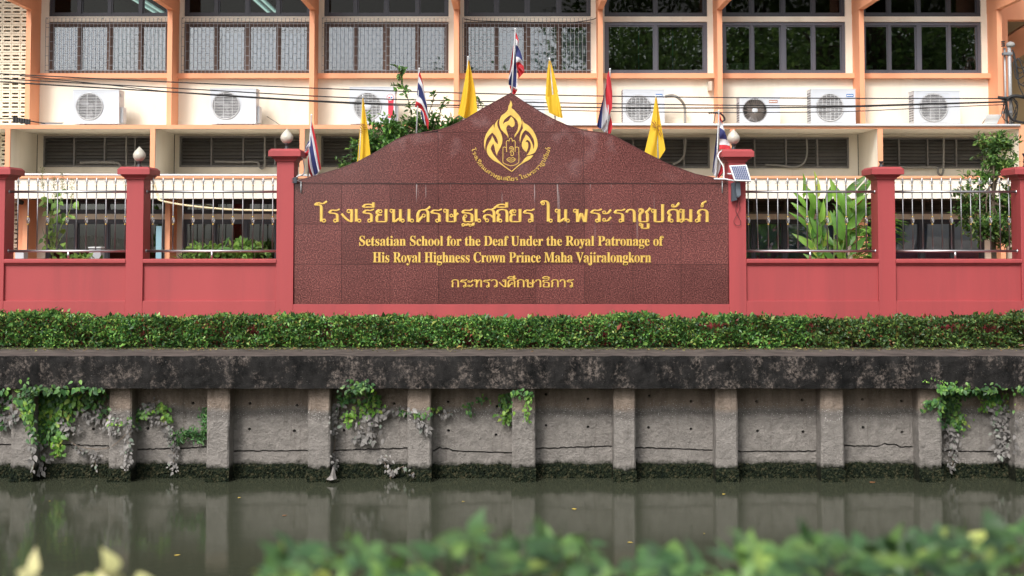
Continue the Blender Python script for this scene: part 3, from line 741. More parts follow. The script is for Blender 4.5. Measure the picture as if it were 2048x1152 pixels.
strip_light(322, 'twin tube ceiling light seen through the transom above the first barred window')
strip_light(548, 'twin tube ceiling light seen through the transom above the second barred window')

# pipes and cables on the building
def pipe_thing(name, pts, r, m_, label, cat, group=None, k=8, n=8, corr=False):
    L = smooth_line([tuple(p) for p in pts], k)
    rad = [r*(1.18 if i % 2 else .88) for i in range(len(L))] if corr else r
    o = MB().tube(L, rad, n).build(name, m_, None, smooth=not corr); return tag(o, label, cat, group)
yv = YV-.12
G1 = 'drain pipes in front of the louvres'
pipe_thing('drain_pipe', [P(160,325,yv),P(200,324.5,yv),P(232,325.5,yv),P(240,330,yv),P(243,340,yv),P(244,352,yv)], .022, PIPE, 'grey corrugated drain pipe curling down beside the first pillar lamp', 'pipe', G1, corr=True)
pipe_thing('drain_pipe', [P(252.5,271,yv),P(252.5,290,yv),P(252.5,332,yv)], .014, PIPE, 'thin straight drop pipe left of the first pillar lamp', 'pipe', G1)
pipe_thing('drain_pipe', [P(430,323,yv),P(480,324,yv),P(513,324,yv),P(518,332,yv),P(524,337,yv),P(529,331,yv),P(529.5,315,yv),P(529.5,272,yv)], .018, PIPE, 'grey corrugated drain pipe with a U bend left of the tall left pillar', 'pipe', G1, corr=True)
pipe_thing('drain_pipe', [P(1346,328,yv),P(1356,324,yv),P(1366,314,yv),P(1370,300,yv),P(1371.5,276,yv)], .020, PIPE, 'curved grey pipe behind the right-hand slope of the sign', 'pipe', G1)
pipe_thing('drain_pipe', [P(1530,329,yv),P(1560,331,yv),P(1590,334,yv),P(1608,325,yv),P(1614,305,yv),P(1613,276,yv)], .018, PIPE, 'drooping grey pipe above the ginger plant', 'pipe', G1)
pipe_thing('drain_pipe', [P(1794,334,yv),P(1830,335,yv),P(1872,335,yv),P(1876,346,yv),P(1882,350,yv),P(1886,343,yv),P(1887,320,yv),P(1887.5,276,yv)], .018, PIPE, 'grey pipe with a U bend left of the tree', 'pipe', G1, corr=True)
pipe_thing('conduit', [P(-60,348.5,YL-.02),P(300,350,YL-.02),P(660,351,YL-.02)], .018, WHITE, 'white conduit along the lower ledge at the left', 'pipe', k=2)
pipe_thing('conduit', [P(1130,249,YL-.025),P(1500,249.8,YL-.025),P(2040,250.5,YL-.025)], .022, WHITE, 'white conduit along the air conditioner ledge at the right', 'pipe', k=2)
pipe_thing('hanging_cable', [P(301,352,23.3),P(309,370,23.3),P(316,392,23.3),P(322,401,23.2),P(360,409,23.2),P(420,416,23.2),P(480,420,23.2),P(560,421,23.2)], .017, CREAMPIPE, 'cream hose sagging behind the railing beside the tall left pillar', 'hose')
pipe_thing('refrigerant_pipe', [P(1331,193,24.35),P(1345,191,24.4),P(1358,197,24.4),P(1368,210,24.5),P(1370,225,24.5),P(1370,250,24.4)], .024, PIPE, 'bent grey refrigerant pipe right of the blue-label air conditioner', 'pipe')
pipe_thing('wall_wire', [P(928,38,24.6),P(960,42,24.6),P(1040,44,24.6),P(1130,46,24.6),P(1180,40,24.6),P(1192,36,24.55)], .008, CABLE, 'thin loose wire running along the wall above the barred window with the top flag', 'wire')
pipe_thing('wall_wire', [P(534,233,24.35),P(548,242,24.2),P(560,250,23.9)], .005, CABLE, 'thin wire trailing from the second air conditioner', 'wire')
o = MB().box(X(1416,172,24.6), X(1424,172,24.6), 24.55, 24.69, Z(182,24.6), Z(163,24.6)).build('switch_box', mat('switch_box', (.55,.50,.42), .6), None, bevel=.01); tag(o, 'small beige switch box high on the cream wall beside an orange fin', 'switch box')

# ------------------------------------------------------------------ air conditioners
def aircon(px0, px1, py0, py1, side, fc, fr, label, y=24.02, hubr=0, style='rings', strip=None, badge=None, plates=False, depth=.33):
    """side = width in pixels of the end face seen; it is real depth, not drawn"""
    yb = y+depth
    x0, x1 = X(px0, 215, y), X(px1, 215, y); z1 = Z(py0, y); z0 = zLt+.05
    t = thing('air_conditioner', label, 'air conditioner', ((x0+x1)/2, y, zLt), 'air conditioner units on the ledge')
    cx, cz = X(fc[0], 215, y), Z(fc[1], y); r = fr*S(y); n = 36
    ring = [(cx+r*math.cos(-2*PI*k/n), cz+r*math.sin(-2*PI*k/n)) for k in range(n)]
    MB().poly([(x0,z0),(x1,z0),(x1,z1),(x0,z1)], [ring], y, y+.012).build('front_panel', ACW, t)
    mb = MB(); e = .012
    mb.box(x0, x1, y+.013, yb, z1-e, z1); mb.box(x0, x1, y+.013, yb, z0, z0+e); mb.box(x0, x0+e, y+.013, yb, z0+e, z1-e); mb.box(x1-e, x1, y+.013, yb, z0+e, z1-e)
    mb.build('case', ACW, t)
    MB().box(x0+e+.002, x1-e-.002, yb-.02, yb-.005, z0+e, z1-e).build('coil', ACD, t)
    # lid lip and side seam
    MB().box(x0-.006, x1+.006, y-.006, yb+.004, z1, z1+.012).build('lid', ACW, t)
    fan = MB()
    for k in range(3):
        a0 = k*2*PI/3+.4
        pts = [(cx+q*r*math.cos(a0+d), y+.09+.04*s, cz+q*r*math.sin(a0+d)) for q, d, s in ((.15,0,0),(.55,-.35,1),(.93,-.5,1),(.95,.35,-1),(.5,.5,-1))]
        fan.add(pts + [(a, b+.006, c) for a, b, c in pts], [(0,1,2,3,4),(9,8,7,6,5)] + [(i,(i+1)%5,(i+1)%5+5,i+5) for i in range(5)])
    fan.lathe([(0.001,-.03),(r*.2,-.02),(r*.22,.05)], (cx, y+.09, cz), 16, 'Y'); fan.build('fan', ACF, t)
    g = MB(); yy = y-.012; w = .0056
    g.lathe([(r*1.0,.01),(r*1.04,-.004),(r*1.07,.01)], (cx, y, cz), 40, 'Y'); g.f = [f for f in g.f if len(f) < 10]; g.m = g.m[:len(g.f)]
    if style == 'spokes':
        for k in range(28):
            a = k*2*PI/28; g.tube([(cx+r*.18*math.cos(a), yy, cz+r*.18*math.sin(a)), (cx+r*.99*math.cos(a), yy, cz+r*.99*math.sin(a))], w*1.2, 4)
    else:
        k = -r+.02
        while k < r:
            h = math.sqrt(max(r*r-k*k, 0)); g.tube([(cx-h, yy, cz+k), (cx+h, yy, cz+k)], w, 4, cap=False); k += .026
        k = -r+.045
        while k < r:
            h = math.sqrt(max(r*r-k*k, 0)); g.tube([(cx+k, yy+.004, cz-h), (cx+k, yy+.004, cz+h)], w*.9, 4, cap=False); k += .068 if style == 'grid' else .15
        for q in (.97,):
            L = [(cx+r*q*math.cos(2*PI*k/28), yy-.002, cz+r*q*math.sin(2*PI*k/28)) for k in range(29)]; g.tube(L, w*1.3, 4, cap=False)
    g.build('fan_grille', ACG if style != 'spokes' else mat('grille_brown', (.20,.17,.15), .5), t)
    if hubr: MB().lathe([(.001,-.028),(hubr*.9,-.026),(hubr,-.012)], (cx, y, cz), 24, 'Y').build('hub_cap', ACW, t, smooth=True)
    sd_ = 1 if (px0+px1)/2 < 1024 else -1; xs = x1 if sd_ > 0 else x0
    if sd_ < 0:      # coil louvres on the visible end
        v = MB(); k = z0+.05
        while k < z1-.06:
            for ya in (y+.04, y+.18): v.box(xs-.004, xs-.0005, ya, ya+.11, k, k+.022)
            k += .042
        v.build('side_vents', ACD, t)
    else:
        MB().box(xs+.001, xs+.045, y+.10, yb-.02, z0+.02, z0+(z1-z0)*.52).build('valve_cover', ACW, t, bevel=.008)
        MB().box(xs+.001, xs+.02, y+.06, y+.2, z1-.10, z1-.05).build('handle', ACG, t, bevel=.004)
    for fx in (x0+.12, x1-.14): MB().box(fx, fx+.07, y+.02, yb-.02, zLt, z0).build('foot', ACD, t)
    # raised square surround round the fan
    q = r*1.12; sx0, sx1 = max(x0+.012, cx-q), min(x1-.012, cx+q); sz0, sz1 = z0+.02, z1-.03; s = MB()
    for a in ((sx0, sx1, sz1-.006, sz1), (sx0, sx1, sz0, sz0+.006), (sx0, sx0+.006, sz0+.006, sz1-.006), (sx1-.006, sx1, sz0+.006, sz1-.006)): s.box(a[0], a[1], y-.004, y-.0005, a[2], a[3])
    s.build('front_trim', ACG, t)
    if strip:
        a, b, c, d = strip; RS = mat('red_label', (.62,.03,.06), .5)
        MB().box(X(a, 215, y), X(b, 215, y), y-.003, y-.0006, Z(d, y), Z(c, y)).build('label', RS, t)
        ccx, ccz, rr_ = X((a+b)/2-1, 215, y), Z(c-2, y), 7*S(y)
        MB().lathe([(.001,-.005),(rr_,-.005),(rr_,-.001)], (ccx, y, ccz), 24, 'Y').build('label', RS, t)
        MB().lathe([(.001,-.007),(rr_*.86,-.007),(rr_*.86,-.004)], (ccx, y, ccz), 24, 'Y').build('label', WHITE, t)
        MB().box(ccx-rr_*.6, ccx-.004, y-.009, y-.0072, ccz-.012, ccz+.010).build('label', RS, t)
        MB().box(ccx+.004, ccx+rr_*.6, y-.009, y-.0072, ccz-.012, ccz+.010).build('label', mat('blue_print', (.02,.10,.40), .5), t)
    if badge:
        a, b, c, d, m_ = badge
        MB().box(X(a, 215, y), X(b, 215, y), y-.003, y-.0006, Z(d, y), Z(c, y)).build('label', m_, t)
        for k in range(5):
            xx = X(a+1+(b-a-2)*k/5, 215, y); MB().box(xx, xx+.8*(b-a-2)/5*S(y), y-.005, y-.0032, Z((c+d)/2+1.2, y), Z((c+d)/2-1.2, y)).build('label_print', WHITE, t)
    if plates: MB().box(X(plates[0], 215, y), X(plates[1], 215, y), y-.003, y-.0006, Z(plates[3], y), Z(plates[2], y)).build('label', ACG, t)
    return t
BLUE = mat('blue_label', (.02,.14,.42), .5)
aircon(146,238,181,248,12,(179,213),27.5,'white air conditioner nearest the breeze-block screen, valve cover on its side', style='rings')
aircon(420,512,178,248,12,(452,211),28,'white air conditioner behind the gap left of the tall left pillar', style='rings')
aircon(699,790,175,250,8,(735,213),28,'white air conditioner with a red vertical label and round logo behind the bush', hubr=.07, style='grid', strip=(776.5,787,197,236))
aircon(1030,1089,199,248,0,(1052,226),20,'small white air conditioner mostly hidden behind the sign peak', y=24.1)
aircon(1246,1329,180,250,10,(1277,216.5),27,'white air conditioner with a blue badge behind a yellow flag', style='grid', badge=(1311,1325,188,194,BLUE))
aircon(1479,1560,195,248,8,(1509.5,221),23.5,'low white air conditioner with a dark spoked fan guard', hubr=.05, style='spokes', badge=(1538,1555,200,206,mat('brown_label', (.35,.14,.08), .5)))
aircon(1622,1711,179.5,248,12,(1659.5,215),28,'white air conditioner with a blue badge between two orange fins', style='grid', badge=(1693,1707,188,194,BLUE))
aircon(1828,1920,182.5,250,12,(1866.5,215),29,'white air conditioner nearest the cable mast at the right end', style='rings', plates=(1903,1912,192,200))
# tilted silver panel at the end of the ledge
t = thing('reflector_panel', 'tilted silver panel standing on the ledge beside the cable mast', 'solar panel', tuple(P(1982, 250, 23.9)))
a, b, c, d = P(1968,249,23.75), P(1993,249,23.75), P(2003,231,24.0), P(1972,231,24.0)
mb = MB(); f4 = [a, b, c, d]; nrm_ = (b-a).cross(d-a).normalized()*.02; mb.add(f4+[v+nrm_ for v in f4], [(0,1,2,3),(7,6,5,4),(0,1,5,4),(1,2,6,5),(2,3,7,6),(3,0,4,7)]); mb.build('panel', REFL, t)
mb = MB(); mb.tube([P(1963,250,23.8), P(1972,236,23.95)], .008); mb.build('stand', IRON, t)

# ------------------------------------------------------------------ red boundary wall with pillars
YS = 20.6; PW, PD = .25, .40
RW = thing('boundary_wall', 'red painted boundary wall with capped pillars either side of the granite sign', 'boundary wall', (0, YS, GZ))
PILLARS = [(-8,334,False),(269.5,334,False),(570,298,True),(1475,299,True),(1773.5,334,False),(2059,334,False)]
zBase = Z(602, YS)
def pillar(px, top):
    x = X(px, 450, YS); zt = Z(top, YS); h = PW/2; u = S(YS)
    p = MB().box(x-h, x+h, YS, YS+PD, GZ-.02, zt-24*u).build('pillar', RED, RW, bevel=.006)
    mb = MB(); a = (x-h, x+h, YS, YS+PD)
    mb.frustum(*a, zt-25*u, .02, zt-20.5*u, .030); mb.frustum(*a, zt-20.4*u, .045, zt-15.5*u, .075); mb.frustum(*a, zt-15.4*u, .108, zt-4.5*u, .108); mb.frustum(*a, zt-4.4*u, .104, zt, .072)
    mb.build('cap', RED, p, bevel=.003)
    return x, zt
PX = [pillar(px, top) for px, top, _ in PILLARS]
h = PW/2
# base strip, infill panels and copings
segs = [(PX[0][0]-7, PX[0][0]-h), (PX[0][0]+h, PX[1][0]-h), (PX[1][0]+h, PX[2][0]-h), (PX[3][0]+h, PX[4][0]-h), (PX[4][0]+h, PX[5][0]-h), (PX[5][0]+h, PX[5][0]+7)]
for a, b in segs:
    MB().box(a, b, YS+.004, YS+.30, GZ-.02, zBase).build('base', RED, RW, bevel=.004)
    MB().box(a, b, YS+.045, YS+.28, zBase-.001, Z(530, YS)).build('panel', RED, RW)
    mb = MB(); zc = Z(518, YS); u = S(YS); L = [(YS+.030, -12.5), (YS+.022, -11), (YS+.022, -9.5), (YS-.004, -8.8), (YS-.014, -7.2), (YS-.014, -2.2), (YS-.004, -.6), (YS+.015, 0), (YS+.30, 0), (YS+.30, -12.5)]
    vs = [(a, y, zc+q*u) for y, q in L] + [(b, y, zc+q*u) for y, q in L]; k = len(L)
    mb.add(vs, [tuple(range(k)), tuple(range(2*k-1, k-1, -1))] + [(i, (i+1)%k, (i+1)%k+k, i+k) for i in range(k)]).build('coping', RED, RW)
MB().box(PX[2][0]+h, PX[3][0]-h, YS+.004, YS+.30, GZ-.02, Z(608.5, YS)).build('base', RED, RW, bevel=.004)

# ------------------------------------------------------------------ steel railings between the pillars
YR = 20.76
fin_m = MB().lathe([(.0015,0),(.010,.005),(.007,.02),(.013,.045),(.016,.06),(.010,.085),(.001,.125)], n=8)
fin_m.v = [(x, y*.5, z) for x, y, z in fin_m.v]
for s in (-1, 1):
    fin_m.tube([(s*.006,0,.035),(s*.018,0,.030),(s*.030,0,.030),(s*.037,0,.040),(s*.034,0,.050)], .0036, 5)
    fin_m.tube([(s*.006,0,.055),(s*.020,0,.055),(s*.027,0,.066),(s*.024,0,.074)], .003, 5)
FINIAL = fin_m.mesh('finial', STEEL, smooth=True)
COLLAR = MB().lathe([(.010,-.005),(.014,0),(.010,.005)], n=10).mesh('collar', BRASS, smooth=True)
bk = MB()
for k in range(5):
    bk.tube([((.004+.022*math.sin(PI*t/8))*math.cos(k*2*PI/5+t*.45), (.004+.022*math.sin(PI*t/8))*math.sin(k*2*PI/5+t*.45), -.052+.104*t/8) for t in range(9)], .0032, 5)
BASKET = bk.mesh('basket', STEEL, smooth=True)
BALL = MB().lathe([(.006,-.012),(.014,-.006),(.016,0),(.014,.006),(.006,.012)], n=12).mesh('brass_ball', BRASS, smooth=True)
zr1, zr0 = Z(383.5, YR), Z(502, YR); zsp = Z(371, YR)
BAR = MB().tube([(0,0,zr0),(0,0,zsp)], .0095, 8).mesh('baluster', DSTEEL, smooth=True)
FLANGE = MB().lathe([(.003,-.012),(.026,-.008),(.030,.004),(.003,.02)], n=16).mesh('flange', STEEL, smooth=True)
def railing(pxs, xa, xb, label, fl, lean=None):
    t = thing('railing', label, 'railing', ((xa+xb)/2, YR, Z(518, YR)), 'steel railings between the red pillars')
    for z in (zr1, zr0): MB().tube([(xa+.004, YR-.0, z), (xb-.004, YR, z)], .0185, 12).build('rail', STEEL, t, smooth=True)
    MB().tube([((xa+xb)/2, YR, Z(518, YR)), ((xa+xb)/2, YR, zr0)], .016, 10).build('support', STEEL, t, smooth=True)
    for z in (zr1, zr0):
        xx = xa if fl < 0 else xb
        inst(FLANGE, 'flange', (xx+(-.004 if fl > 0 else .004), YR, z), t, rot=(0, PI/2 if fl < 0 else -PI/2, 0))
    for i, p in enumerate(pxs):
        x = X(p, 440, YR)
        if not (xa+.01 < x < xb-.01): continue
        o = inst(BAR, 'baluster', (x, YR, 0), t, rot=(0, random.uniform(-.0015, .0015), 0))
        if lean == i: o.rotation_euler = (0, -.022, 0); o.location.x += .065+.0
        f = bpy.data.objects.new('finial', FINIAL); col.objects.link(f); f.parent = o; f.location = (0, 0, zsp)
        c = bpy.data.objects.new('collar', COLLAR); col.objects.link(c); c.parent = o; c.location = (0, 0, zsp)
        if i % 2 == 0:
            zb = Z(441, YR)
            for nm, me, dz in (('basket', BASKET, 0), ('brass_ball', BALL, .055), ('brass_ball', BALL, -.055)):
                q = bpy.data.objects.new(nm, me); col.objects.link(q); q.parent = o; q.location = (0, 0, zb+dz)
railing([17+19.45*k for k in range(13)], PX[0][0]+h, PX[1][0]-h, 'spear-topped steel railing in front of the tall weed and breeze blocks', -1)
railing([306+19.95*k for k in range(13)], PX[1][0]+h, PX[2][0]-h, 'spear-topped steel railing in front of the sagging cream hose', -1)
railing([1496.5+19.65*k for k in range(13)], PX[3][0]+h, PX[4][0]-h, 'spear-topped steel railing in front of the ginger plant, one bar leaning', 1, lean=1)
railing([1787+19.3*k for k in range(13)], PX[4][0]+h, PX[5][0]-h, 'spear-topped steel railing in front of the small tree', 1)

# ------------------------------------------------------------------ pillar lamps
def lamp(px, ytop, zbase, label, globe=True, tall=1.0):
    x = X(px, 300, YS+PD/2); y = YS+PD/2; z = zbase
    t = thing('pillar_lamp', label, 'lamp', (x, y, z), 'lamps on the red pillars')
    MB().lathe([(.045,0),(.047,.012),(.030,.030),(.024,.062),(.033,.078),(.040,.092),(.030,.096)], (x,y,z), 16).build('lamp_base', BLACK, t, smooth=True)
    if globe:
        prof = [(.030,.092),(.060,.110),(.084,.145),(.092,.180),(.082,.215),(.058,.250),(.030,.280),(.010,.300),(.001,.312)]
        mb = MB(); n = 16; vs = []
        for r, q in prof:
            for j in range(n):
                th = 2*PI*j/n; rr_ = r*(1+.045*math.cos(8*th)); vs.append((x+rr_*math.cos(th), y+rr_*math.sin(th), z+q))
        mb.add(vs, [(i*n+j, i*n+(j+1)%n, (i+1)*n+(j+1)%n, (i+1)*n+j) for i in range(len(prof)-1) for j in range(n)]).build('globe', GLOBE, t, smooth=True)
lamp(279, 291, PX[1][1], 'flame-shaped white globe lamp on the low pillar between the two left railings')
lamp(573.5, 259, PX[2][1], 'flame-shaped white globe lamp on the tall pillar left of the sign')
lamp(1467, 260, PX[3][1], 'flame-shaped white globe lamp on the tall pillar above the solar panel')
lamp(1762, 308, PX[4][1], 'bare black lamp base with its globe missing on the low right pillar', globe=False)
lamp(2050, 308, PX[5][1], 'black lamp base on the pillar at the edge beside the small tree', globe=False)
MB_b = MB().lathe([(.001,.098),(.030,.10),(.022,.15),(.04,.19),(.045,.21),(.001,.215)], (X(2050,300,YS+.2), YS+.2, PX[5][1]), 14)
o_ = [o for o in col.objects if o.name.startswith('pillar_lamp')][-1]; MB_b.build('lamp_collar', BLACK, o_, smooth=True)

# ------------------------------------------------------------------ granite sign
YG = 20.63
SG = thing('granite_sign', 'polished red granite school sign with gold Thai and English lettering and flame emblem', 'sign', (0, YG, Z(608, YG)))
OUT = [(588,362),(600,361),(640,349.5),(677,339),(714.5,325),(754,304),(791,281),(819,270),(836,268),(873,261.5),(897,255),(928,241),(962,220),(993,203),(1022,187),(1044,202),(1079,224),(1106,239),(1133,251),(1167.5,262),(1215,268),(1229,273.5),(1264,292),(1300,311),(1340,331),(1390,349),(1430,357),(1457,361)]
def top_at(px):
    for (a, ya), (b, yb) in zip(OUT, OUT[1:]):
        if a <= px <= b: return ya+(yb-ya)*(px-a)/(b-a)
    return 362
def W(px, py, Y=YG): p = P(px, py, Y); return (p.x, p.z)
xl, xr = PX[2][0]+h, PX[3][0]-h
def tile(x0, x1, y0f, y1, name='granite_tile'):
    """x0..x1 px, from y1 (lower edge) up to y0f (number or the gable outline)"""
    g = .30
    if callable(y0f):
        xs = [x0+g] + [p[0] for p in OUT if x0+g+1 < p[0] < x1-g-1] + [x1-g]; up = [(x, min(y0f(x), y1-1)) for x in xs]
    else: up = [(x0+g, y0f+g), (x1-g, y0f+g)]
    pts = [(x0+g, y1-g)] + up + [(x1-g, y1-g)]
    MB().poly([W(*p) for p in pts], [], YG, YG+.03).build(name, GRANITE, SG)
cols = [588.5,683,780,877,974,1072,1169,1266,1362,1457]
rows = [367.5,448,528.5,608]
for a, b in zip(cols, cols[1:]):
    for c, d in zip(rows, rows[1:]): tile(a, b, c, d)
mid = [588.5,731,876,1167,1312,1457]
tile(588.5,876, lambda x: max(top_at(x), 264.5 if x > 870 else 0), 367.5)
tile(876,1167, 264.5, 367.5)
tile(1167,1457, top_at, 367.5)
tile(876,1167, top_at, 264.5)
core = [W(588.5,608)] + [W(x, y+.4) for x, y in OUT] + [W(1457,608)]
MB().poly(core, [], YG+.0275, YG+.25).build('core', mat('joint_mortar', (.27,.20,.20), .8), SG)
# polished capping along the gable
EDGE = mat('granite_edge', (.10,.035,.035), .2)
cp = [W(x, y) for x, y in OUT]; cp2 = offset_loop(cp + [W(1457,608), W(588.5,608)], .012)[:len(cp)]
mb = MB(); k = len(cp); vs = [(p[0], YG-.004, p[1]+.0005) for p in cp]+[(p[0], YG-.004, p[1]+.014) for p in cp]+[(p[0], YG+.26, p[1]+.0005) for p in cp]+[(p[0], YG+.26, p[1]+.014) for p in cp]
fs = []
for i in range(k-1): fs += [(i,i+1,k+i+1,k+i),(2*k+i+1,2*k+i,3*k+i,3*k+i+1),(k+i,k+i+1,3*k+i+1,3*k+i),(i+1,i,2*k+i,2*k+i+1)]
mb.add(vs, fs).build('capping', EDGE, SG)

def text_loops(s):
    cu = bpy.data.curves.new('txt', 'FONT'); cu.body = s; cu.fill_mode = 'NONE'; cu.resolution_u = 4
    o = bpy.data.objects.new('txt', cu); me = bpy.data.meshes.new_from_object(o)
    v = [(a.co.x, a.co.y) for a in me.vertices]; nb = {}
    for e in me.edges:
        a, b = e.vertices; nb.setdefault(a, []).append(b); nb.setdefault(b, []).append(a)
    seen = set(); loops = []
    for st in range(len(v)):
        if st in seen or st not in nb: continue
        L = [st]; seen.add(st); c = min(nb[st])
        while c not in seen:
            L.append(c); seen.add(c); nx = [q for q in nb[c] if q not in seen]
            if not nx: break
            c = nx[0]
        # walk order must follow index order to keep the font's winding
        if len(L) > 2 and L[1] != st+1: L = [L[0]]+L[:0:-1]
        pts = []
        for i in L:
            if not pts or math.hypot(v[i][0]-pts[-1][0], v[i][1]-pts[-1][1]) > 1e-4: pts.append(v[i])
        if len(pts) > 2 and math.hypot(pts[0][0]-pts[-1][0], pts[0][1]-pts[-1][1]) < 1e-4: pts.pop()
        if len(pts) > 2: loops.append(pts)
    bpy.data.objects.remove(o); bpy.data.curves.remove(cu); bpy.data.meshes.remove(me)
    return loops
def inside(p, L):
    r = False
    for i in range(len(L)):
        a, b = L[i], L[i-1]
        if (a[1] > p[1]) != (b[1] > p[1]) and p[0] < (b[0]-a[0])*(p[1]-a[1])/(b[1]-a[1])+a[0]: r = not r
    return r
def glyphs(s, bx=.0, bz=.0):
    """[(outer, holes)...] clustered per letter"""
    loops = text_loops(s); dom = 1 if sum(area(L) for L in loops) > 0 else -1
    outs = [L for L in loops if area(L)*dom > 0]; hl = [L for L in loops if area(L)*dom < 0]
    items = [[o, []] for o in outs]
    for hh in hl:
        c = [it for it in items if inside(hh[0], it[0])]
        if c: min(c, key=lambda it: abs(area(it[0])))[1].append(hh)
    res = []
    for o, hs_ in items:
        hs2 = [offset_loop(q, 0, -bx*.45, -bz*.45) for q in hs_] if bx else hs_
        res.append((offset_loop(o, 0, bx, bz) if bx else o, hs2))
    res.sort(key=lambda it: min(p[0] for p in it[0])); cl = []
    for it in res:
        a, b = min(p[0] for p in it[0]), max(p[0] for p in it[0])
        for c in cl[-3:]:
            if min(b, c[1])-max(a, c[0]) > .45*min(b-a, c[1]-c[0]): c[2].append(it); c[0] = min(a, c[0]); c[1] = max(b, c[1]); break
        else: cl.append([a, b, [it]])
    return [c[2] for c in cl]
def inscribe(s, box, bx=0, bz=0, arc=None, part='letter', ins=.0022):
    G = glyphs(s, bx, bz); allp = [p for g in G for o, _ in g for p in o]
    x0, x1 = min(p[0] for p in allp), max(p[0] for p in allp); z0, z1 = min(p[1] for p in allp), max(p[1] for p in allp)
    def tf(p):
        u, v = (p[0]-x0)/(x1-x0), (p[1]-z0)/(z1-z0)
        if arc:
            cx, cy, r0, r1, a0, a1 = arc; a = math.radians(a0+(a1-a0)*u); r = r0+(r1-r0)*v
            return W(cx+r*math.cos(a), cy-r*math.sin(a))
        return W(box[0]+(box[2]-box[0])*u, box[3]+(box[1]-box[3])*v)
    for g in G:
        mb = MB()
        for k, (o, hs_) in enumerate(g): mb.poly([tf(p) for p in o], [[tf(p) for p in q] for q in hs_], YG-.009-.0004*k, YG-.0005-.0003*k, inset=ins)
        mb.build(part, GOLD, SG)
def serif(s):
    return ''.join(chr(0x1D41A+ord(c)-97) if 'a' <= c <= 'z' else chr(0x1D400+ord(c)-65) if 'A' <= c <= 'Z' else c for c in s)
inscribe(serif('Setsatian School for the Deaf Under the Royal Patronage of'), (718.5,471.5,1327.5,497.5), .020, .008)
inscribe(serif('His Royal Highness Crown Prince Maha Vajiralongkorn'), (745.5,504,1302.5,531), .020, .008)
# Thai letters drawn as broad-nib strokes: 100 units from baseline to the top of a consonant.
# entries are polylines (thick uprights, thin cross strokes) or (x, y, r) rings
TG = {
 'ร': (92, [(52,12,11)], [[(68,4),(68,54),(54,66),(6,70)], [(6,70),(26,92),(62,88),(86,98)]]),
 'ง': (98, [(56,84,12)], [[(78,98),(78,4)], [(80,4),(60,8),(34,28),(2,64)]]),
 'เ': (62, [(36,12,11)], [[(14,100),(14,6)]]),
 'ย': (104, [(38,82,11)], [[(28,94),(12,82),(12,66),(26,56),(50,54)], [(26,56),(12,44),(12,4),(80,4),(80,100)]]),
 'น': (120, [(14,86,11),(96,12,11)], [[(30,98),(30,2)], [(30,2),(44,6),(66,26),(84,34)], [(80,98),(80,8)]]),
 'ศ': (112, [(56,50,11)], [[(12,2),(12,62),(26,88),(50,94),(74,92),(88,76),(88,2)], [(47,42),(32,26),(14,2)], [(66,92),(90,104),(104,118)]]),
 'ษ': (118, [(14,86,11),(60,50,10)], [[(30,98),(30,4),(88,4),(88,98)], [(66,44),(84,44),(112,68)]]),
 'ฐ': (104, [(30,46,10),(14,-20,9),(66,-22,8)], [[(6,72),(24,92),(60,88),(84,98)], [(6,72),(56,68),(80,56),(80,4),(24,4),(18,30),(24,44)], [(22,-14),(38,-26),(48,-10),(60,-22)], [(74,-18),(90,-26),(90,-2)]]),
 'ส': (108, [(34,14,11)], [[(24,22),(12,34),(20,54),(44,58),(66,48),(86,30)], [(6,76),(24,92),(52,97),(78,90),(86,72),(86,2)], [(66,94),(88,104),(100,118)]]),
 'ถ': (104, [(34,12,11)], [[(18,6),(18,44),(30,54),(10,66),(18,88),(44,97),(74,92),(84,74),(84,2)]]),
 'ภ': (108, [(14,12,11)], [[(30,4),(30,46),(42,54),(22,66),(30,88),(54,97),(80,90),(90,74),(90,2)]]),
 'ก': (104, [], [[(16,2),(16,50),(28,58),(8,68),(18,88),(44,97),(74,92),(84,74),(84,2)]]),
 'โ': (108, [(74,12,11)], [[(54,6),(54,116),(44,130),(4,130)], [(4,130),(28,148),(66,138),(96,158)]]),
 'ใ': (98, [(14,142,11),(72,12,11)], [[(54,6),(54,134),(46,154),(28,162),(8,156),(4,142)]]),
 'พ': (114, [(14,86,11)], [[(30,98),(32,2)], [(34,4),(60,70),(84,4)], [(100,98),(90,2)]]),
 'ะ': (76, [(12,74,10),(12,18,10)], [[(16,64),(40,66),(64,94)], [(16,8),(40,10),(64,38)]]),
 'า': (82, [], [[(4,72),(16,92),(38,97),(56,88),(62,72),(62,2)]]),
 'ช': (104, [(24,84,11)], [[(14,94),(30,102),(46,90),(40,72),(22,60),(22,4),(78,4),(78,64),(66,76),(84,88),(100,108)]]),
 'ป': (108, [(14,86,11)], [[(30,98),(30,4),(86,4),(86,136)]]),
 'ม': (112, [(14,86,11),(16,12,11)], [[(30,98),(30,8)], [(26,18),(56,24),(84,4)], [(86,98),(86,2)]]),
 'ธ': (104, [], [[(6,72),(24,92),(60,88),(84,98)], [(6,72),(30,62),(70,62),(82,50),(82,4),(20,4),(14,30),(30,46)]]),
 'ท': (108, [(14,86,11)], [[(30,98),(30,2)], [(30,36),(50,84),(66,96),(84,86),(86,70),(86,2)]]),
 'ว': (98, [(54,12,11)], [[(70,6),(74,60),(66,86),(42,97),(18,92),(4,78)]]),
}
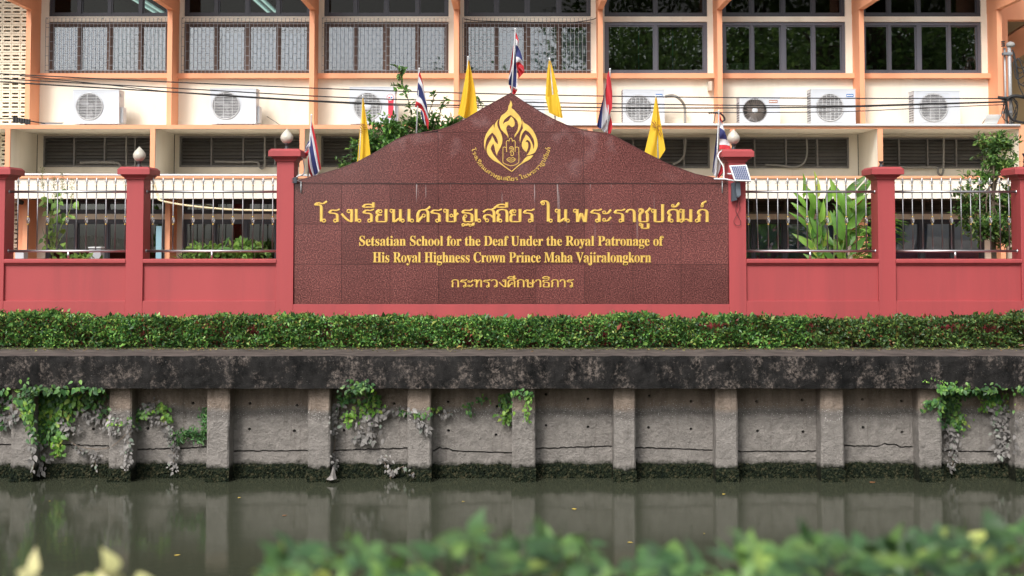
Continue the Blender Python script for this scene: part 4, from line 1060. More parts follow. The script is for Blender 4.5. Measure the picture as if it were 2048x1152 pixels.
TM = {
 'ี': ([], [[(2,114),(20,132),(50,136),(78,128),(86,114),(2,113)], [(82,112),(82,150)]]),
 'ื': ([], [[(2,114),(20,132),(50,136),(78,128),(86,114),(2,113)], [(66,126),(66,146)], [(84,112),(84,150)]]),
 'ิ': ([], [[(2,114),(20,132),(50,136),(78,128),(86,114),(2,113)]]),
 'ึ': ([(84,138,8)], [[(2,114),(20,132),(50,136),(74,130),(84,114),(2,113)]]),
 'ั': ([(44,124,9)], [[(48,114),(70,118),(92,146)]]),
 '์': ([(52,124,8)], [[(54,133),(60,146),(84,158)]]),
 'ู': ([(26,-18,9)], [[(36,-10),(38,-46),(84,-46),(84,-8)]]),
}
def fillet(pts, d=11):
    out = [pts[0]]
    for a, b, c in zip(pts, pts[1:], pts[2:]):
        la, lc = math.dist(a, b), math.dist(b, c); da, dc = min(d, la*.48), min(d, lc*.48)
        p = (b[0]+(a[0]-b[0])*da/la, b[1]+(a[1]-b[1])*da/la); q = (b[0]+(c[0]-b[0])*dc/lc, b[1]+(c[1]-b[1])*dc/lc)
        for k in range(5):
            t = k/4; out.append(((1-t)**2*p[0]+2*t*(1-t)*b[0]+t*t*q[0], (1-t)**2*p[1]+2*t*(1-t)*b[1]+t*t*q[1]))
    return out+[pts[-1]]
def nib(mb, pts, tf, dep, thick, thin, closed=False):
    n = len(pts); ring = []
    for i, p in enumerate(pts):
        a = pts[(i-1) % n] if closed else pts[max(i-1, 0)]; b = pts[(i+1) % n] if closed else pts[min(i+1, n-1)]
        dx, dy = b[0]-a[0], b[1]-a[1]; h = math.hypot(dx, dy) or 1
        w = thin+(thick-thin)*abs(dy/h)**1.6; hw = w/2
        if closed: hw = thin/2
        nx, ny = -dy/h, dx/h; k = .55
        ring.append([tf((p[0]+nx*hw*s, p[1]+ny*hw*s)) for s in (1, k, -k, -1)])
    vs = []
    for r in ring: vs += [(r[0][0], YG-.0005, r[0][1]), (r[1][0], YG-dep, r[1][1]), (r[2][0], YG-dep, r[2][1]), (r[3][0], YG-.0005, r[3][1])]
    fs = []
    for i in range(n if closed else n-1):
        j = (i+1) % n
        for c in range(3): fs.append((i*4+c, i*4+c+1, j*4+c+1, j*4+c))
    if not closed: fs += [(0,1,2,3), ((n-1)*4+3,(n-1)*4+2,(n-1)*4+1,(n-1)*4)]
    mb.add(vs, fs)
def thai(s, tf, xs=None, thick=23, thin=10.5):
    """letters with their vowel marks, one object each; xs = left edge of each base letter in units"""
    x = 0; i = 0; k = 0; cl = []
    for c in s:
        if c in TM: cl[-1][1].append(c)
        else: cl.append([c, []])
    for c, marks in cl:
        if c == ' ': x += 48; continue
        adv, rings, lines = TG[c]; ox = xs[k] if xs else x; k += 1; x += adv; mb = MB(); d = .008
        R_, L_ = list(rings), list(lines)
        for m in marks: R_ += TM[m][0]; L_ += TM[m][1]
        for q, ln_ in enumerate(L_): nib(mb, fillet(ln_), lambda p: tf((p[0]+ox, p[1])), d+.0005*q, thick, thin)
        for q, (cx, cy, r) in enumerate(R_):
            nib(mb, [(cx+r*math.cos(t*PI/7), cy+r*math.sin(t*PI/7)) for t in range(14)], lambda p: tf((p[0]+ox, p[1])), d+.0028+.0004*q, thick, thin*.95, True)
        mb.build('letter', GOLD, SG)
    return x
TITLE = 'โรงเรียนเศรษฐเสถียร ในพระราชูปถัมภ์'
TX = [125,250,365,483,553,668,795,950,1030,1155,1270,1430,1545,1618,1735,1855,1976]+[1861.4+v for v in (275,398,560,710,820,918,1028,1125,1250,1390,1500,1640)]
thai(TITLE, lambda p: W(600+(p[0]*1.2)/4.432, 444.6-p[1]*.266), [v/1.2 for v in TX])
def twidth(s): return sum(48 if c == ' ' else TG[c][0] for c in s if c not in TM)
MIN_ = 'กระทรวงศึกษาธิการ'; k_ = 246.0/twidth(MIN_)
thai(MIN_, lambda p: W(902.5+p[0]*k_, 574.6-p[1]*.158), thick=22, thin=11.5)
ka = 159.0/twidth(TITLE)
def arc_tf(p):
    a = math.radians(190.8+p[0]*ka); r = 80.5-p[1]*.062; return W(1021.8+r*math.cos(a), 281.0-r*math.sin(a))
thai(TITLE, arc_tf, thick=22, thin=14)
# emblem
EM = bpy.data.objects.new('emblem', None); col.objects.link(EM); EM.parent = SG; EM['label'] = 'gold flame emblem around an open hand'
def epx(p): return (920+p[0]/6.062, 180+p[1]/6.062)
def shape(pts):
    """(x, y) smooth, (x, y, 1) corner"""
    n = len(pts); ci = [i for i, p in enumerate(pts) if len(p) > 2]; out = []
    for a, b in zip(ci, ci[1:]+[ci[0]+n]):
        seg = [pts[i % n][:2] for i in range(a, b+1)]; L = smooth_line([(p[0], p[1], 0) for p in seg], 5) if len(seg) > 2 else [Vector((*p, 0)) for p in seg]
        out += [(p.x, p.y) for p in L[:-1]]
    return [W(*epx(p)) for p in out]
FL = [
 [(614,125,1),(632,165),(634,190),(626,212),(636,228),(650,236,1),(690,280),(728,325),(750,380),(745,430),(720,495),(685,545),(660,582,1),(662,545),(690,500),(705,450),(703,410),(690,370),(655,335),(614,305,1),(570,335),(535,370),(524,415,1),(545,392),(580,378),(600,355),(618,322,1),(648,350),(665,395),(660,432),(635,452),(612,442),(592,428),(572,442),(563,475),(575,520),(588,560),(584,592,1),(572,560),(540,525),(500,480),(480,430),(478,375),(500,315),(545,280),(580,240),(588,195),(603,165)],
 [(470,350,1),(455,390),(455,430),(470,470),(500,530),(515,590),(510,650),(485,710),(460,755),(447,800,1),(435,765),(425,730),(418,690),(405,655,1),(385,680),(372,712,1),(400,770),(430,810),(475,860),(530,910),(628,982,1),(626,994,1),(560,950),(480,895),(400,850),(350,800),(325,750),(326,700),(350,640),(378,590),(390,553,1),(410,590),(430,630),(460,657,1),(455,610),(430,560),(390,518,1),(350,560),(320,615),(308,680),(308,740,1),(294,690),(293,620),(310,550),(345,490),(380,445),(407,413,1),(410,440),(416,462,1),(420,425),(440,385)],
 [(755,350,1),(775,395),(830,430),(885,490),(925,570),(943,640),(938,700),(905,760),(855,785),(803,794,1),(835,755),(855,700),(855,650),(840,622),(815,608),(793,632,1),(818,632),(830,660),(826,700),(806,757,1),(775,730),(752,690),(750,640),(775,585),(800,538,1),(835,570),(865,620),(885,670),(890,718,1),(900,670),(895,610),(870,560),(835,515),(795,487,1),(765,520),(745,565),(728,645,1),(722,590),(735,520),(764,462,1),(756,420)],
 [(892,790,1),(850,840),(780,880),(720,918),(630,994,1),(628,981,1),(690,925),(745,880),(790,825),(830,800)]]
for f_ in FL: MB().poly(shape(f_), [], YG-.008, YG-.0005, inset=.0025).build('flame', GOLD, EM)
EM.location = (0, 0, 0)
def stroke(pts, w=3.3, close=False, k=5):
    L = smooth_line([(*p, 0) for p in pts], k) if k else [Vector((*p, 0)) for p in pts]; mb = MB()
    if close: L.append(L[0].copy())
    c = [W(*epx((p.x, p.y))) for p in L]; hw = w/6.062*S(YG); lf, rt = [], []
    for i, p in enumerate(c):
        a, b = c[max(i-1, 0)], c[min(i+1, len(c)-1)]; dx, dz = b[0]-a[0], b[1]-a[1]; d = math.hypot(dx, dz) or 1
        lf.append((p[0]-dz/d*hw, p[1]+dx/d*hw)); rt.append((p[0]+dz/d*hw, p[1]-dx/d*hw))
    n = len(c); vs = [(p[0], YG-.006, p[1]) for p in lf+rt]+[(p[0], YG-.0005, p[1]) for p in lf+rt]; fs = []
    for i in range(n-1): fs += [(i,i+1,n+i+1,n+i),(2*n+i,i,i+0,2*n+i)[:0] or (i,2*n+i,2*n+i+1,i+1),(n+i,n+i+1,3*n+i+1,3*n+i)]
    return mb.add(vs, fs)
def strokes(name, lst):
    mb = MB()
    for a in lst: t = stroke(*a) if isinstance(a, tuple) else stroke(a); mb.add(t.v, t.f)
    mb.build(name, GOLD, EM)
strokes('hand', [[(566,752),(563,690),(562,632),(568,618),(580,612),(592,618),(597,632),(597,655)], [(597,655),(597,604),(603,590),(615,584),(627,590),(633,604),(633,655)], [(633,655),(634,632),(640,618),(652,613),(664,618),(670,632),(669,690),(668,752)], [(671,702),(682,693),(700,694),(712,706),(713,760),(713,868),(690,896),(660,910),(625,918),(590,912),(550,898),(521,872),(521,800),(521,706),(530,694),(545,692),(559,702)]])
strokes('mouth', [[(565,840),(590,823),(604,822),(620,827),(636,822),(650,823),(673,840)], [(565,843),(592,866),(620,873),(650,866),(673,843)], [(570,846),(620,849),(668,846)]])
strokes('ear', [[(597,712),(606,693),(625,687),(643,698),(648,722),(640,742),(650,765),(645,788),(628,797),(616,785),(620,768)], [(604,722),(618,704),(632,712),(628,730),(612,742),(610,756),(622,752),(634,748)]])
# fixing rods and their thin wire on the shoulders
pipe_thing('sign_wire', [P(596,365,YG-.02),P(800,367,YG-.012),P(1250,366.5,YG-.012),P(1455,366,YG-.02)], .003, CABLE, 'thin wire stretched across the sign below the gable', 'wire', k=2, n=5)
for p, lab in ((602, 'short grey rod hanging at the left shoulder of the sign'), (1444.5, 'short grey rod hanging at the right shoulder of the sign')):
    o = MB().tube([P(p,362,YG-.03), P(p,386,YG-.03)], .008).build('steel_rod', POLE, None, smooth=True); tag(o, lab, 'rod')

# ------------------------------------------------------------------ flags
def flag_mat(name, thai):
    m = bpy.data.materials.new(name); m.use_nodes = True; n, l = m.node_tree.nodes, m.node_tree.links; b = n['Principled BSDF']; out = n['Material Output']
    if thai:
        uv = n.new('ShaderNodeUVMap'); uv.uv_map = 'UVMap'; sx = n.new('ShaderNodeSeparateXYZ'); l.new(uv.outputs[0], sx.inputs[0])
        r = n.new('ShaderNodeValToRGB'); r.color_ramp.interpolation = 'CONSTANT'; e = r.color_ramp.elements
        R_, W_, B_ = (.62,.035,.05,1), (.74,.75,.80,1), (.035,.045,.17,1)
        e[0].position = 0; e[0].color = R_; e[1].position = 1/6; e[1].color = W_
        for p, c in ((1/3, B_), (2/3, W_), (5/6, R_)): x = e.new(p); x.color = c
        l.new(sx.outputs[0], r.inputs[0]); l.new(r.outputs[0], b.inputs['Base Color']); c_out = r.outputs[0]
    else: b.inputs['Base Color'].default_value = (.86,.56,.035,1); c_out = None
    b.inputs['Roughness'].default_value = .75
    tr = n.new('ShaderNodeBsdfTranslucent')
    if c_out: l.new(c_out, tr.inputs[0])
    else: tr.inputs[0].default_value = (.95,.62,.05,1)
    mx = n.new('ShaderNodeMixShader'); mx.inputs[0].default_value = .35; l.new(b.outputs[0], mx.inputs[1]); l.new(tr.outputs[0], mx.inputs[2]); l.new(mx.outputs[0], out.inputs[0])
    return m
THAI, YEL = flag_mat('tricolour_cloth', True), flag_mat('yellow_cloth', False); PRINT = mat('brown_flag_print', (.36,.17,.03), .8)
YFL = 20.97
def cloth(rows, tf, y, parent, m, name='cloth', waves=3, amp=.028, ph=0.0):
    nv = 22; R = [(s, smooth_line([(*tf(p), 0) for p in pts], nv//(len(pts)-1))) for s, pts in rows]
    nv = min(len(r[1]) for r in R); S_ = []
    for i in range(len(R)-1):
        for j in range(6 if len(R) > 2 else 14):
            kk = 6 if len(R) > 2 else 14; t = j/kk; S_.append((R[i][0]+(R[i+1][0]-R[i][0])*t, i+t))
    S_.append((R[-1][0], len(R)-1)); vs = []; uv = []; tot = len(S_)
    for a, (s, f) in enumerate(S_):
        i = min(int(f), len(R)-2); t = f-i; p0, p3 = R[max(i-1, 0)][1], R[min(i+2, len(R)-1)][1]
        for k in range(nv):
            A, Bq = R[i][1][k], R[i+1][1][k]; p = A.lerp(Bq, t); w = k/(nv-1); q = a/(tot-1)
            yy = y + amp*(.35+w)*math.sin(q*waves*2*PI+w*1.3+ph) + amp*.35*math.sin(q*5*PI+w*6+ph*2)
            pt = P(p.x, p.y, yy); vs.append(tuple(pt)); uv.append(s)
    fs = [(a*nv+k, a*nv+k+1, (a+1)*nv+k+1, (a+1)*nv+k) for a in range(tot-1) for k in range(nv-1)]
    o = MB().add(vs, fs).build(name, m, parent, smooth=True)
    u = o.data.uv_layers.new(name='UVMap')
    for L in o.data.loops: u.data[L.index].uv = (min(max(uv[L.vertex_index], 0), .9999), 0)
    return o
def flag(top, base, rowsets, zx, zy, zs, label, thai, grp, waves=2, amp=.03, ph=0, prints=None):
    tf = lambda p: (zx+p[0]/zs, zy+p[1]/zs)
    t = thing('flag', label, 'flag', tuple(P(*base, YFL)), grp)
    MB().tube([P(*base, YFL)-Vector((0,0,.35)), P(*top, YFL)], .011, 8).build('pole', POLE, t, smooth=True)
    MB().lathe([(.004,0),(.016,.006),(.014,.018),(.003,.028)], tuple(P(*top, YFL)), 10).build('pole_tip', WHITE, t, smooth=True)
    for i, rows in enumerate(rowsets): cloth(rows, tf, YFL-.02-.03*i if not thai else YFL-.015+(.04*i), t, THAI if thai else YEL, 'cloth', waves, amp, ph+i)
    if prints:
        mb = MB()
        for a, b in prints:
            pa, pb = P(*tf(a), YFL-.075), P(*tf(b), YFL-.075); d = (pb-pa); mb.tube([pa, (pa+pb)/2+Vector((0,-.003,.003)), pb], [.002,.008,.002], 4)
        mb.build('print', PRINT, t)
GT, GY = 'national flags behind the sign', 'yellow flags behind the sign'
zA = (580,40,3.491); zB = (800,40,4.608); zC = (1060,40,3.972); zD = (680,110,5.487); zE = (1420,220,4.8); zG = (1200,220,7.314)
flag((623,231.5),(613.5,359.5), [[(0,[(150,695),(185,850),(217,1040)]),(.35,[(145,800),(170,940),(196,1065)]),(.7,[(133,900),(150,1010),(170,1090)]),(1,[(125,985),(133,1060),(160,1110)])],
     [(.6,[(140,830),(122,860),(106,895)]),(1,[(130,940),(114,955),(97,950)])]], *zA, 'limp red white and blue flag just right of the tall left pillar', True, GT, ph=.4)
flag((725.5,194),(716,326), [[(0,[(505,545),(490,740),(468,992)]),(.5,[(509,545),(512,760),(515,975)]),(1,[(513,545),(540,740),(562,938)])]], *zA, 'narrow yellow flag with a brown crest in front of the red-labelled air conditioner', False, GY, waves=1.5, amp=.022,
     prints=[((500+a,770+b),(500+c,770+d)) for a,b,c,d in ((-14,-45,14,-20),(-8,-50,18,-32),(-14,-30,6,0),(-4,-38,30,-40),(2,-30,36,-30),(5,-20,38,-18),(-12,0,10,10),(-10,12,8,22),(10,-10,34,-4))])
flag((838.5,139),(831,268), [[(0,[(872,170),(905,290),(938,460)]),(.166,[(862,225),(905,320),(950,520)]),(.333,[(855,295),(900,370),(958,570)]),(.666,[(844,438),(905,500),(970,670)]),(.833,[(836,505),(905,555),(975,720)]),(1,[(822,570),(905,615),(968,828)])],
     [(.5,[(882,600),(888,650),(900,700)]),(.7,[(900,610),(915,680),(935,765)]),(.95,[(925,640),(945,700),(960,790)])]], *zD, 'red white and blue flag rising out of the bush left of the emblem', True, GT, ph=1.2)
flag((936,116),(928,243), [[(0,[(1405,60),(1350,380),(1295,650)]),(.4,[(1408,60),(1385,400),(1365,690)]),(.7,[(1411,60),(1440,390),(1430,715)]),(1,[(1415,60),(1480,370),(1510,640)])]], *zD, 'broad yellow flag folded round its pole left of the sign peak', False, GY, waves=1.6, amp=.05, ph=.5)
flag((1030.5,60),(1020,200), [[(0,[(1066,110),(1078,135),(1088,170)]),(.2,[(1066,180),(1085,200),(1098,240)]),(.5,[(1067,290),(1092,300),(1124,345)]),(.8,[(1070,375),(1100,380),(1136,410)]),(1,[(1078,470),(1100,430),(1148,480)])],
     [(.85,[(1074,410),(1110,440),(1146,480)]),(1,[(1085,460),(1088,500),(1090,540)])],
     [(0,[(1056,185),(1035,300),(1010,480)]),(.25,[(1060,250),(1040,400),(1002,540)]),(.5,[(1066,330),(1045,480),(1001,595)]),(.7,[(1072,420),(1080,540),(1082,632)])],
     [(.8,[(1012,598),(1050,620),(1086,640)]),(1,[(1012,625),(1030,670),(1058,690)])]], *zB, 'highest red white and blue flag standing on the sign peak', True, GT, ph=2)
flag((1099,119),(1115,238), [[(0,[(150,320),(133,450),(122,625)]),(.5,[(156,320),(165,450),(172,610)]),(1,[(163,325),(195,440),(222,570)])],
     [(0,[(122,620),(138,680),(150,735)]),(.5,[(172,600),(190,690),(222,770)]),(1,[(218,572),(245,690),(261,780)])]], *zC, 'yellow flag with a dark fold across it right of the sign peak', False, GY, waves=1.3, amp=.025, ph=2.2)
flag((1220,140),(1212,268), [[(.0,[(628,400),(652,560),(652,700)]),(.16,[(612,440),(600,600),(622,770)]),(.33,[(610,475),(580,670),(568,862)]),(.45,[(606,520),(572,690),(550,862)]),(.64,[(603,545),(560,700),(532,840)])],
     [(.3,[(641,500),(645,540),(648,580)]),(.8,[(638,560),(645,590),(650,640)])],
     [(.7,[(628,700),(600,790),(560,868)]),(.83,[(640,760),(620,840),(598,895)]),(1,[(650,800),(654,850),(640,905)])]], *zC, 'red white and blue flag twisted into a bow shape right of the peak', True, GT, ph=3)
flag((1311.5,193),(1318,322), [[(0,[(996,615),(955,850),(910,1050)]),(.5,[(1000,615),(1005,850),(975,1082)]),(.8,[(1003,615),(1030,850),(1030,1102)]),(1,[(1006,615),(1050,880),(1076,1030)])]], *zC, 'yellow flag with a brown crest in front of the blue-badged air conditioner', False, GY, waves=1.5, amp=.022, ph=1.1,
     prints=[((a,b),(c,d)) for a,b,c,d in ((962,800,1000,840),(968,812,1000,850),(962,830,1004,858),(965,845,1006,862),(1000,850,1032,850),(1008,858,1030,880),(1018,850,1025,900),(1022,890,1040,930),(1010,830,1040,850),(985,795,1005,835),(1035,880,1048,920))])
flag((1437.5,223),(1430.5,357), [[(0,[(92,35),(100,60),(112,100)]),(.2,[(92,110),(110,125),(125,150)]),(.35,[(91,175),(120,190),(140,205)]),(.62,[(90,262),(130,262),(168,275)]),(.8,[(90,325),(140,325),(186,335)]),(1,[(88,380),(150,376),(208,385)])],
     [(.33,[(78,150),(50,330),(22,590)]),(.62,[(76,280),(48,440),(24,600)]),(.75,[(74,380),(50,500),(30,615)]),(.83,[(74,430),(70,540),(58,650)])],
     [(.67,[(78,470),(76,540),(68,620)]),(.84,[(110,520),(95,580),(72,640)]),(1,[(128,560),(118,610),(78,660)])]], *zE, 'red white and blue flag beside the pillar with the solar panel', True, GT, ph=4)

# ------------------------------------------------------------------ solar floodlight and small fittings
t = thing('solar_floodlight', 'small solar panel and black floodlight strapped to the tall right pillar', 'solar light', tuple(P(1470, 400, YS)))
yq = YS-.16
c4 = [P(1458.5,331,yq), P(1493,329.4,yq), P(1502.7,362.3,yq-.10), P(1469,361,yq-.10)]
nn_ = (c4[1]-c4[0]).cross(c4[3]-c4[0]).normalized()
if nn_.y < 0: nn_ = -nn_
FRAMEW = mat('white_aluminium', (.70,.71,.73), .4)
mb = MB(); mb.add([v for v in c4]+[v+nn_*.025 for v in c4], [(0,1,2,3),(7,6,5,4),(0,4,5,1),(1,5,6,2),(2,6,7,3),(3,7,4,0)]); mb.build('panel_frame', FRAMEW, t)
CELL = mat('solar_cell', (.05,.07,.17), .2, coat=.5)
def bil(u, v): return (c4[0].lerp(c4[1], u)).lerp(c4[3].lerp(c4[2], u), v) - nn_*.003
cb = MB(); nu, nv_ = 8, 7
for i in range(nu):
    for j in range(nv_):
        u0, u1, v0, v1 = .07+.86*(i+.07)/nu, .07+.86*(i+.93)/nu, .06+.88*(j+.07)/nv_, .06+.88*(j+.93)/nv_
        q = [bil(u0,v0), bil(u1,v0), bil(u1,v1), bil(u0,v1)]; cb.add(q+[p+nn_*.0015 for p in q], [(0,1,2,3),(0,4,5,1),(1,5,6,2),(2,6,7,3),(3,7,4,0)])
o = cb.build('cells', CELL, t); o['kind'] = 'stuff'
HOUS = mat('floodlight_body', (.035,.045,.06), .45, bump=.2)
mb = MB(); a = [P(1463,366,YS-.10),P(1470,364,YS-.13),P(1474,400,YS-.12),P(1463,403,YS-.09)]; mb.add(a+[v+Vector((0,.06,0)) for v in a], [(0,1,2,3),(7,6,5,4),(0,4,5,1),(1,5,6,2),(2,6,7,3),(3,7,4,0)]); mb.build('lamp_head', HOUS, t)
mb = MB(); a = [P(1472,364,YS-.14),P(1480.5,364,YS-.14),P(1481.5,390,YS-.11),P(1477,395,YS-.10),P(1472,392,YS-.11)]; k = 5; mb.add(a+[v+Vector((0,.07,0)) for v in a], [tuple(range(k)), tuple(range(2*k-1,k-1,-1))]+[(i,(i+1)%k,(i+1)%k+k,i+k) for i in range(k)]); mb.build('battery_box', mat('battery_grey', (.16,.19,.23), .5), t)
MB().tube([P(1428,357.5,YS-.05), P(1450,358,YS-.06), P(1476,363,YS-.12)], .012).build('bracket', FRAMEW, t, smooth=True)
MB().tube([P(1455,347.5,YS-.02), P(1464,347.5,YS-.1)], .012).build('bracket', FRAMEW, t, smooth=True)
L = smooth_line([tuple(P(x, y, YS-.03)) for x, y in ((1475,395),(1474,408),(1471,420),(1475,430),(1481,442),(1480,450),(1474,451),(1468,446),(1469,438),(1475,428),(1480,416),(1478,402),(1479,394))], 6)
MB().tube(L, .0035, 5).build('cable_loop', CABLE, t, smooth=True)
pipe_thing('conduit', [P(1449,300,YS+.12),P(1440,304,YS+.05),P(1436,312,YS),P(1440,322,YS-.02),P(1446,332,YS-.03),P(1448,345,YS-.04),P(1447,357,YS-.05)], .010, WHITE, 'white bent conduit round the cap of the solar panel pillar', 'pipe')
pipe_thing('conduit', [P(590,305,YS+.1),P(598,309,YS+.05),P(606,318,YS+.2),P(609,338,YS+.3),P(606,349,YS+.2),P(594,353,YS)], .010, WHITE, 'white bent conduit behind the cap of the tall left pillar', 'pipe')
t = thing('spotlight', 'small black spotlight clamped at the left shoulder of the sign', 'spotlight', tuple(P(591, 361, YS-.03)))
mb = MB(); c = P(590,361,YS-.06)
for k in range(4): mb.box(c.x-.045, c.x-.02, c.y-.03, c.y+.04, c.z-.035+k*.02, c.z-.025+k*.02)
mb.box(c.x-.02, c.x+.03, c.y-.025, c.y+.035, c.z-.04, c.z+.045); mb.build('spot_body', HOUS, t, bevel=.004)
MB().tube([c+Vector((.03,0,0)), P(602,364,YG-.03)], .007).build('arm', POLE, t, smooth=True)
# security camera and white boxes seen through the railing
t = thing('security_camera', 'white security camera with a dark lens under the beam at the left', 'security camera', tuple(P(30, 402, 24.3)))
MB().tube([P(20,399,24.2), P(38,403,24.1)], .035, 12).build('camera_body', WHITE, t, smooth=True); MB().tube([P(38,403,24.1), P(44,405,24.05)], .042, 12).build('hood', BLACK, t, smooth=True)
for a, b, c_, d, lab in ((30,48,503,530,'white meter box low behind the railing at the left edge'),(178,202,496.5,530,'white box with a scuffed face behind the first railing')):
    t = thing('meter_box', lab, 'box', tuple(P((a+b)/2, d, 22.5)), 'white boxes behind the railings')
    MB().box(X(a,500,22.5), X(b,500,22.5), 22.5, 22.7, GZ, Z(c_, 22.5)).build('box_body', mat('scuffed_white', (.52,.53,.56), .5, dirt=((.2,.2,.2), 8, .6, .8, .6)), t, bevel=.01)
    MB().box(X(a,500,22.5)-.01, X(b,500,22.5)+.01, 22.48, 22.72, Z(c_, 22.5)+.001, Z(c_, 22.5)+.02).build('lid', WHITE, t, bevel=.004)
DOORB = mat('pale_blue_panel', (.25,.42,.50), .5)
o = MB().box(X(312,480,24.1), X(323,480,24.1), 24.1, 24.13, GZ, Z(452,24.1)).build('blue_panel', DOORB); tag(o, 'pale blue panel standing beside an orange fin behind the second railing', 'panel')

# ------------------------------------------------------------------ mast, overhead wires
YM = 23.75
t = thing('cable_mast', 'grey steel cable mast on the ledge at the right end of the building', 'mast', tuple(P(2018, 251, YM)))
MB().tube([P(2022,251,YM), P(2018,88,YM)], .030, 12).build('pole', POLE, t, smooth=True)
MB().tube([P(2012,251,YM+.05), P(2009,96,YM+.05)], .016, 8).build('pole', POLE, t, smooth=True)
MB().lathe([(.06,0),(.075,.03),(.06,.07),(.02,.09)], tuple(P(2021,94,YM)), 14).build('weather_head', mat('cement_grey', (.30,.30,.29), .8, bump=.3), t, smooth=True)
for y in (108, 200, 225): 
    c = P(2016, y, YM); MB().box(c.x-.09, c.x+.06, c.y-.045, c.y+.06, c.z-.02, c.z+.025).build('clamp', IRON, t, bevel=.004)
c = P(2006,90,YM); mb = MB()
for k in range(3): mb.lathe([(.004,0),(.035,.005),(.035,.022),(.004,.03)], (c.x, c.y, c.z+.035*k-.03), 10)
mb.build('insulator', BLACK, t, smooth=True)
rc = random.Random(21)
for i in range(9):
    sx, sy = 2026+rc.uniform(-2, 3), 100+i*3; L = [P(sx, sy, YM-.03), P(sx+rc.uniform(3,8), sy+rc.uniform(12,30), YM-.06), P(2040, sy+rc.uniform(15,60), YM-.1), P(2075, sy+rc.uniform(10,110), YM-.2), P(2130, sy+rc.uniform(20,120), YM-.3)]
    MB().tube(smooth_line([tuple(p) for p in L], 5), rc.uniform(.006,.012), 6).build('cable', CABLE, t, smooth=True)
for i in range(8):
    a = rc.uniform(0, 6); L = [P(2020+rc.uniform(5,18)*math.cos(a+k*PI/4), 222+rc.uniform(22,32)*math.sin(a+k*PI/4), YM-.05-.01*i) for k in range(7)]
    MB().tube(smooth_line([tuple(p) for p in L], 5), .006, 5).build('cable', CABLE, t, smooth=True)
MB().tube(smooth_line([tuple(P(*p, YM-.08)) for p in ((1996,195),(2014,197),(2030,192),(2060,196),(2120,200))], 5), .03, 8).build('cable_bundle', CABLE, t, smooth=True)
MB().tube(smooth_line([tuple(P(*p, YM-.08)) for p in ((2012,200),(2016,225),(2026,240),(2060,246),(2120,242))], 5), .02, 8).build('cable_bundle', CABLE, t, smooth=True)
GWR = 'overhead cables in front of the upper wall'
def wire(pts, r, lab):
    n = len(pts); pipe_thing('overhead_cable', [P(x, y, 21.9+1.75*max(0, min(1, (x+60)/2100))) for x, y in pts], r, CABLE, lab, 'cable', GWR, k=8, n=6)
wire([(-60,144),(0,147.5),(350,164.5),(700,179),(1000,188),(1300,193.5),(1648,196.5),(2012,197)], .009, 'uppermost black overhead cable, alone above the others')
wire([(-60,153),(0,157.5),(350,176.5),(700,195.5),(1000,203.5),(1300,208.5),(1648,212),(1800,209),(2012,203)], .009, 'second black overhead cable from the top')
wire([(-60,158),(0,163.5),(350,184.5),(700,205),(1000,212),(1300,216),(1648,214.5),(1800,210.5),(2012,204)], .011, 'thickest black overhead cable, third from the top')
wire([(40,151.5),(200,168),(380,187),(700,207),(1000,217),(1300,224),(1648,224),(1850,216),(2012,209)], .007, 'lowest and thinnest of the four overhead cables')
t = thing('cable_bracket', 'rusty cable bracket with insulators on the orange fin above the right flag', 'bracket', tuple(P(1434, 235, 23.9)))
MB().tube([P(1427,250,24.15), P(1431,224,23.8), P(1436,224,23.8)], .012, 6).build('arm', IRON, t)
mb = MB()
for k in range(6): c = P(1419+k*4.2, 226-.6*math.sin(k), 23.75); mb.lathe([(.004,-.018),(.02,-.01),(.022,.006),(.004,.018)], tuple(c), 8)
mb.build('insulators', BLACK, t, smooth=True)
MB().tube(smooth_line([tuple(P(*p, 23.8)) for p in ((1440,226),(1447,233),(1449,240),(1442,244))], 4), .016, 6).build('cable', CABLE, t, smooth=True)
t = thing('cable_clamp', 'knot of black cable clamps at the left end of the ledge', 'clamp', tuple(P(40, 240, 23.4)))
mb = MB()
for k in range(7): c = P(28+k*5, 238+.8*k, 23.3); mb.box(c.x-.012, c.x+.018, c.y-.03, c.y+.03, c.z-.05-.01*(k%2), c.z+.035)
mb.build('clamps', BLACK, t, bevel=.004)
MB().tube(smooth_line([tuple(P(*p, 23.3)) for p in ((-60,225),(0,237),(30,237),(60,242),(90,247))], 5), .009, 6).build('cable', CABLE, t, smooth=True)
o = MB().add([tuple(P(*p, y)) for p, y in (((82,248.5),23.62),((124,248.5),23.62),((128,246),23.9),((86,246),23.9),((82,247.3),23.62),((124,247.3),23.62),((128,244.8),23.9),((86,244.8),23.9))], [(0,3,2,1),(4,5,6,7),(0,1,5,4),(1,2,6,5),(2,3,7,6),(3,0,4,7)]).build('metal_sheet', IRON); tag(o, 'thin grey metal sheet lying on the ledge at the left', 'metal sheet')

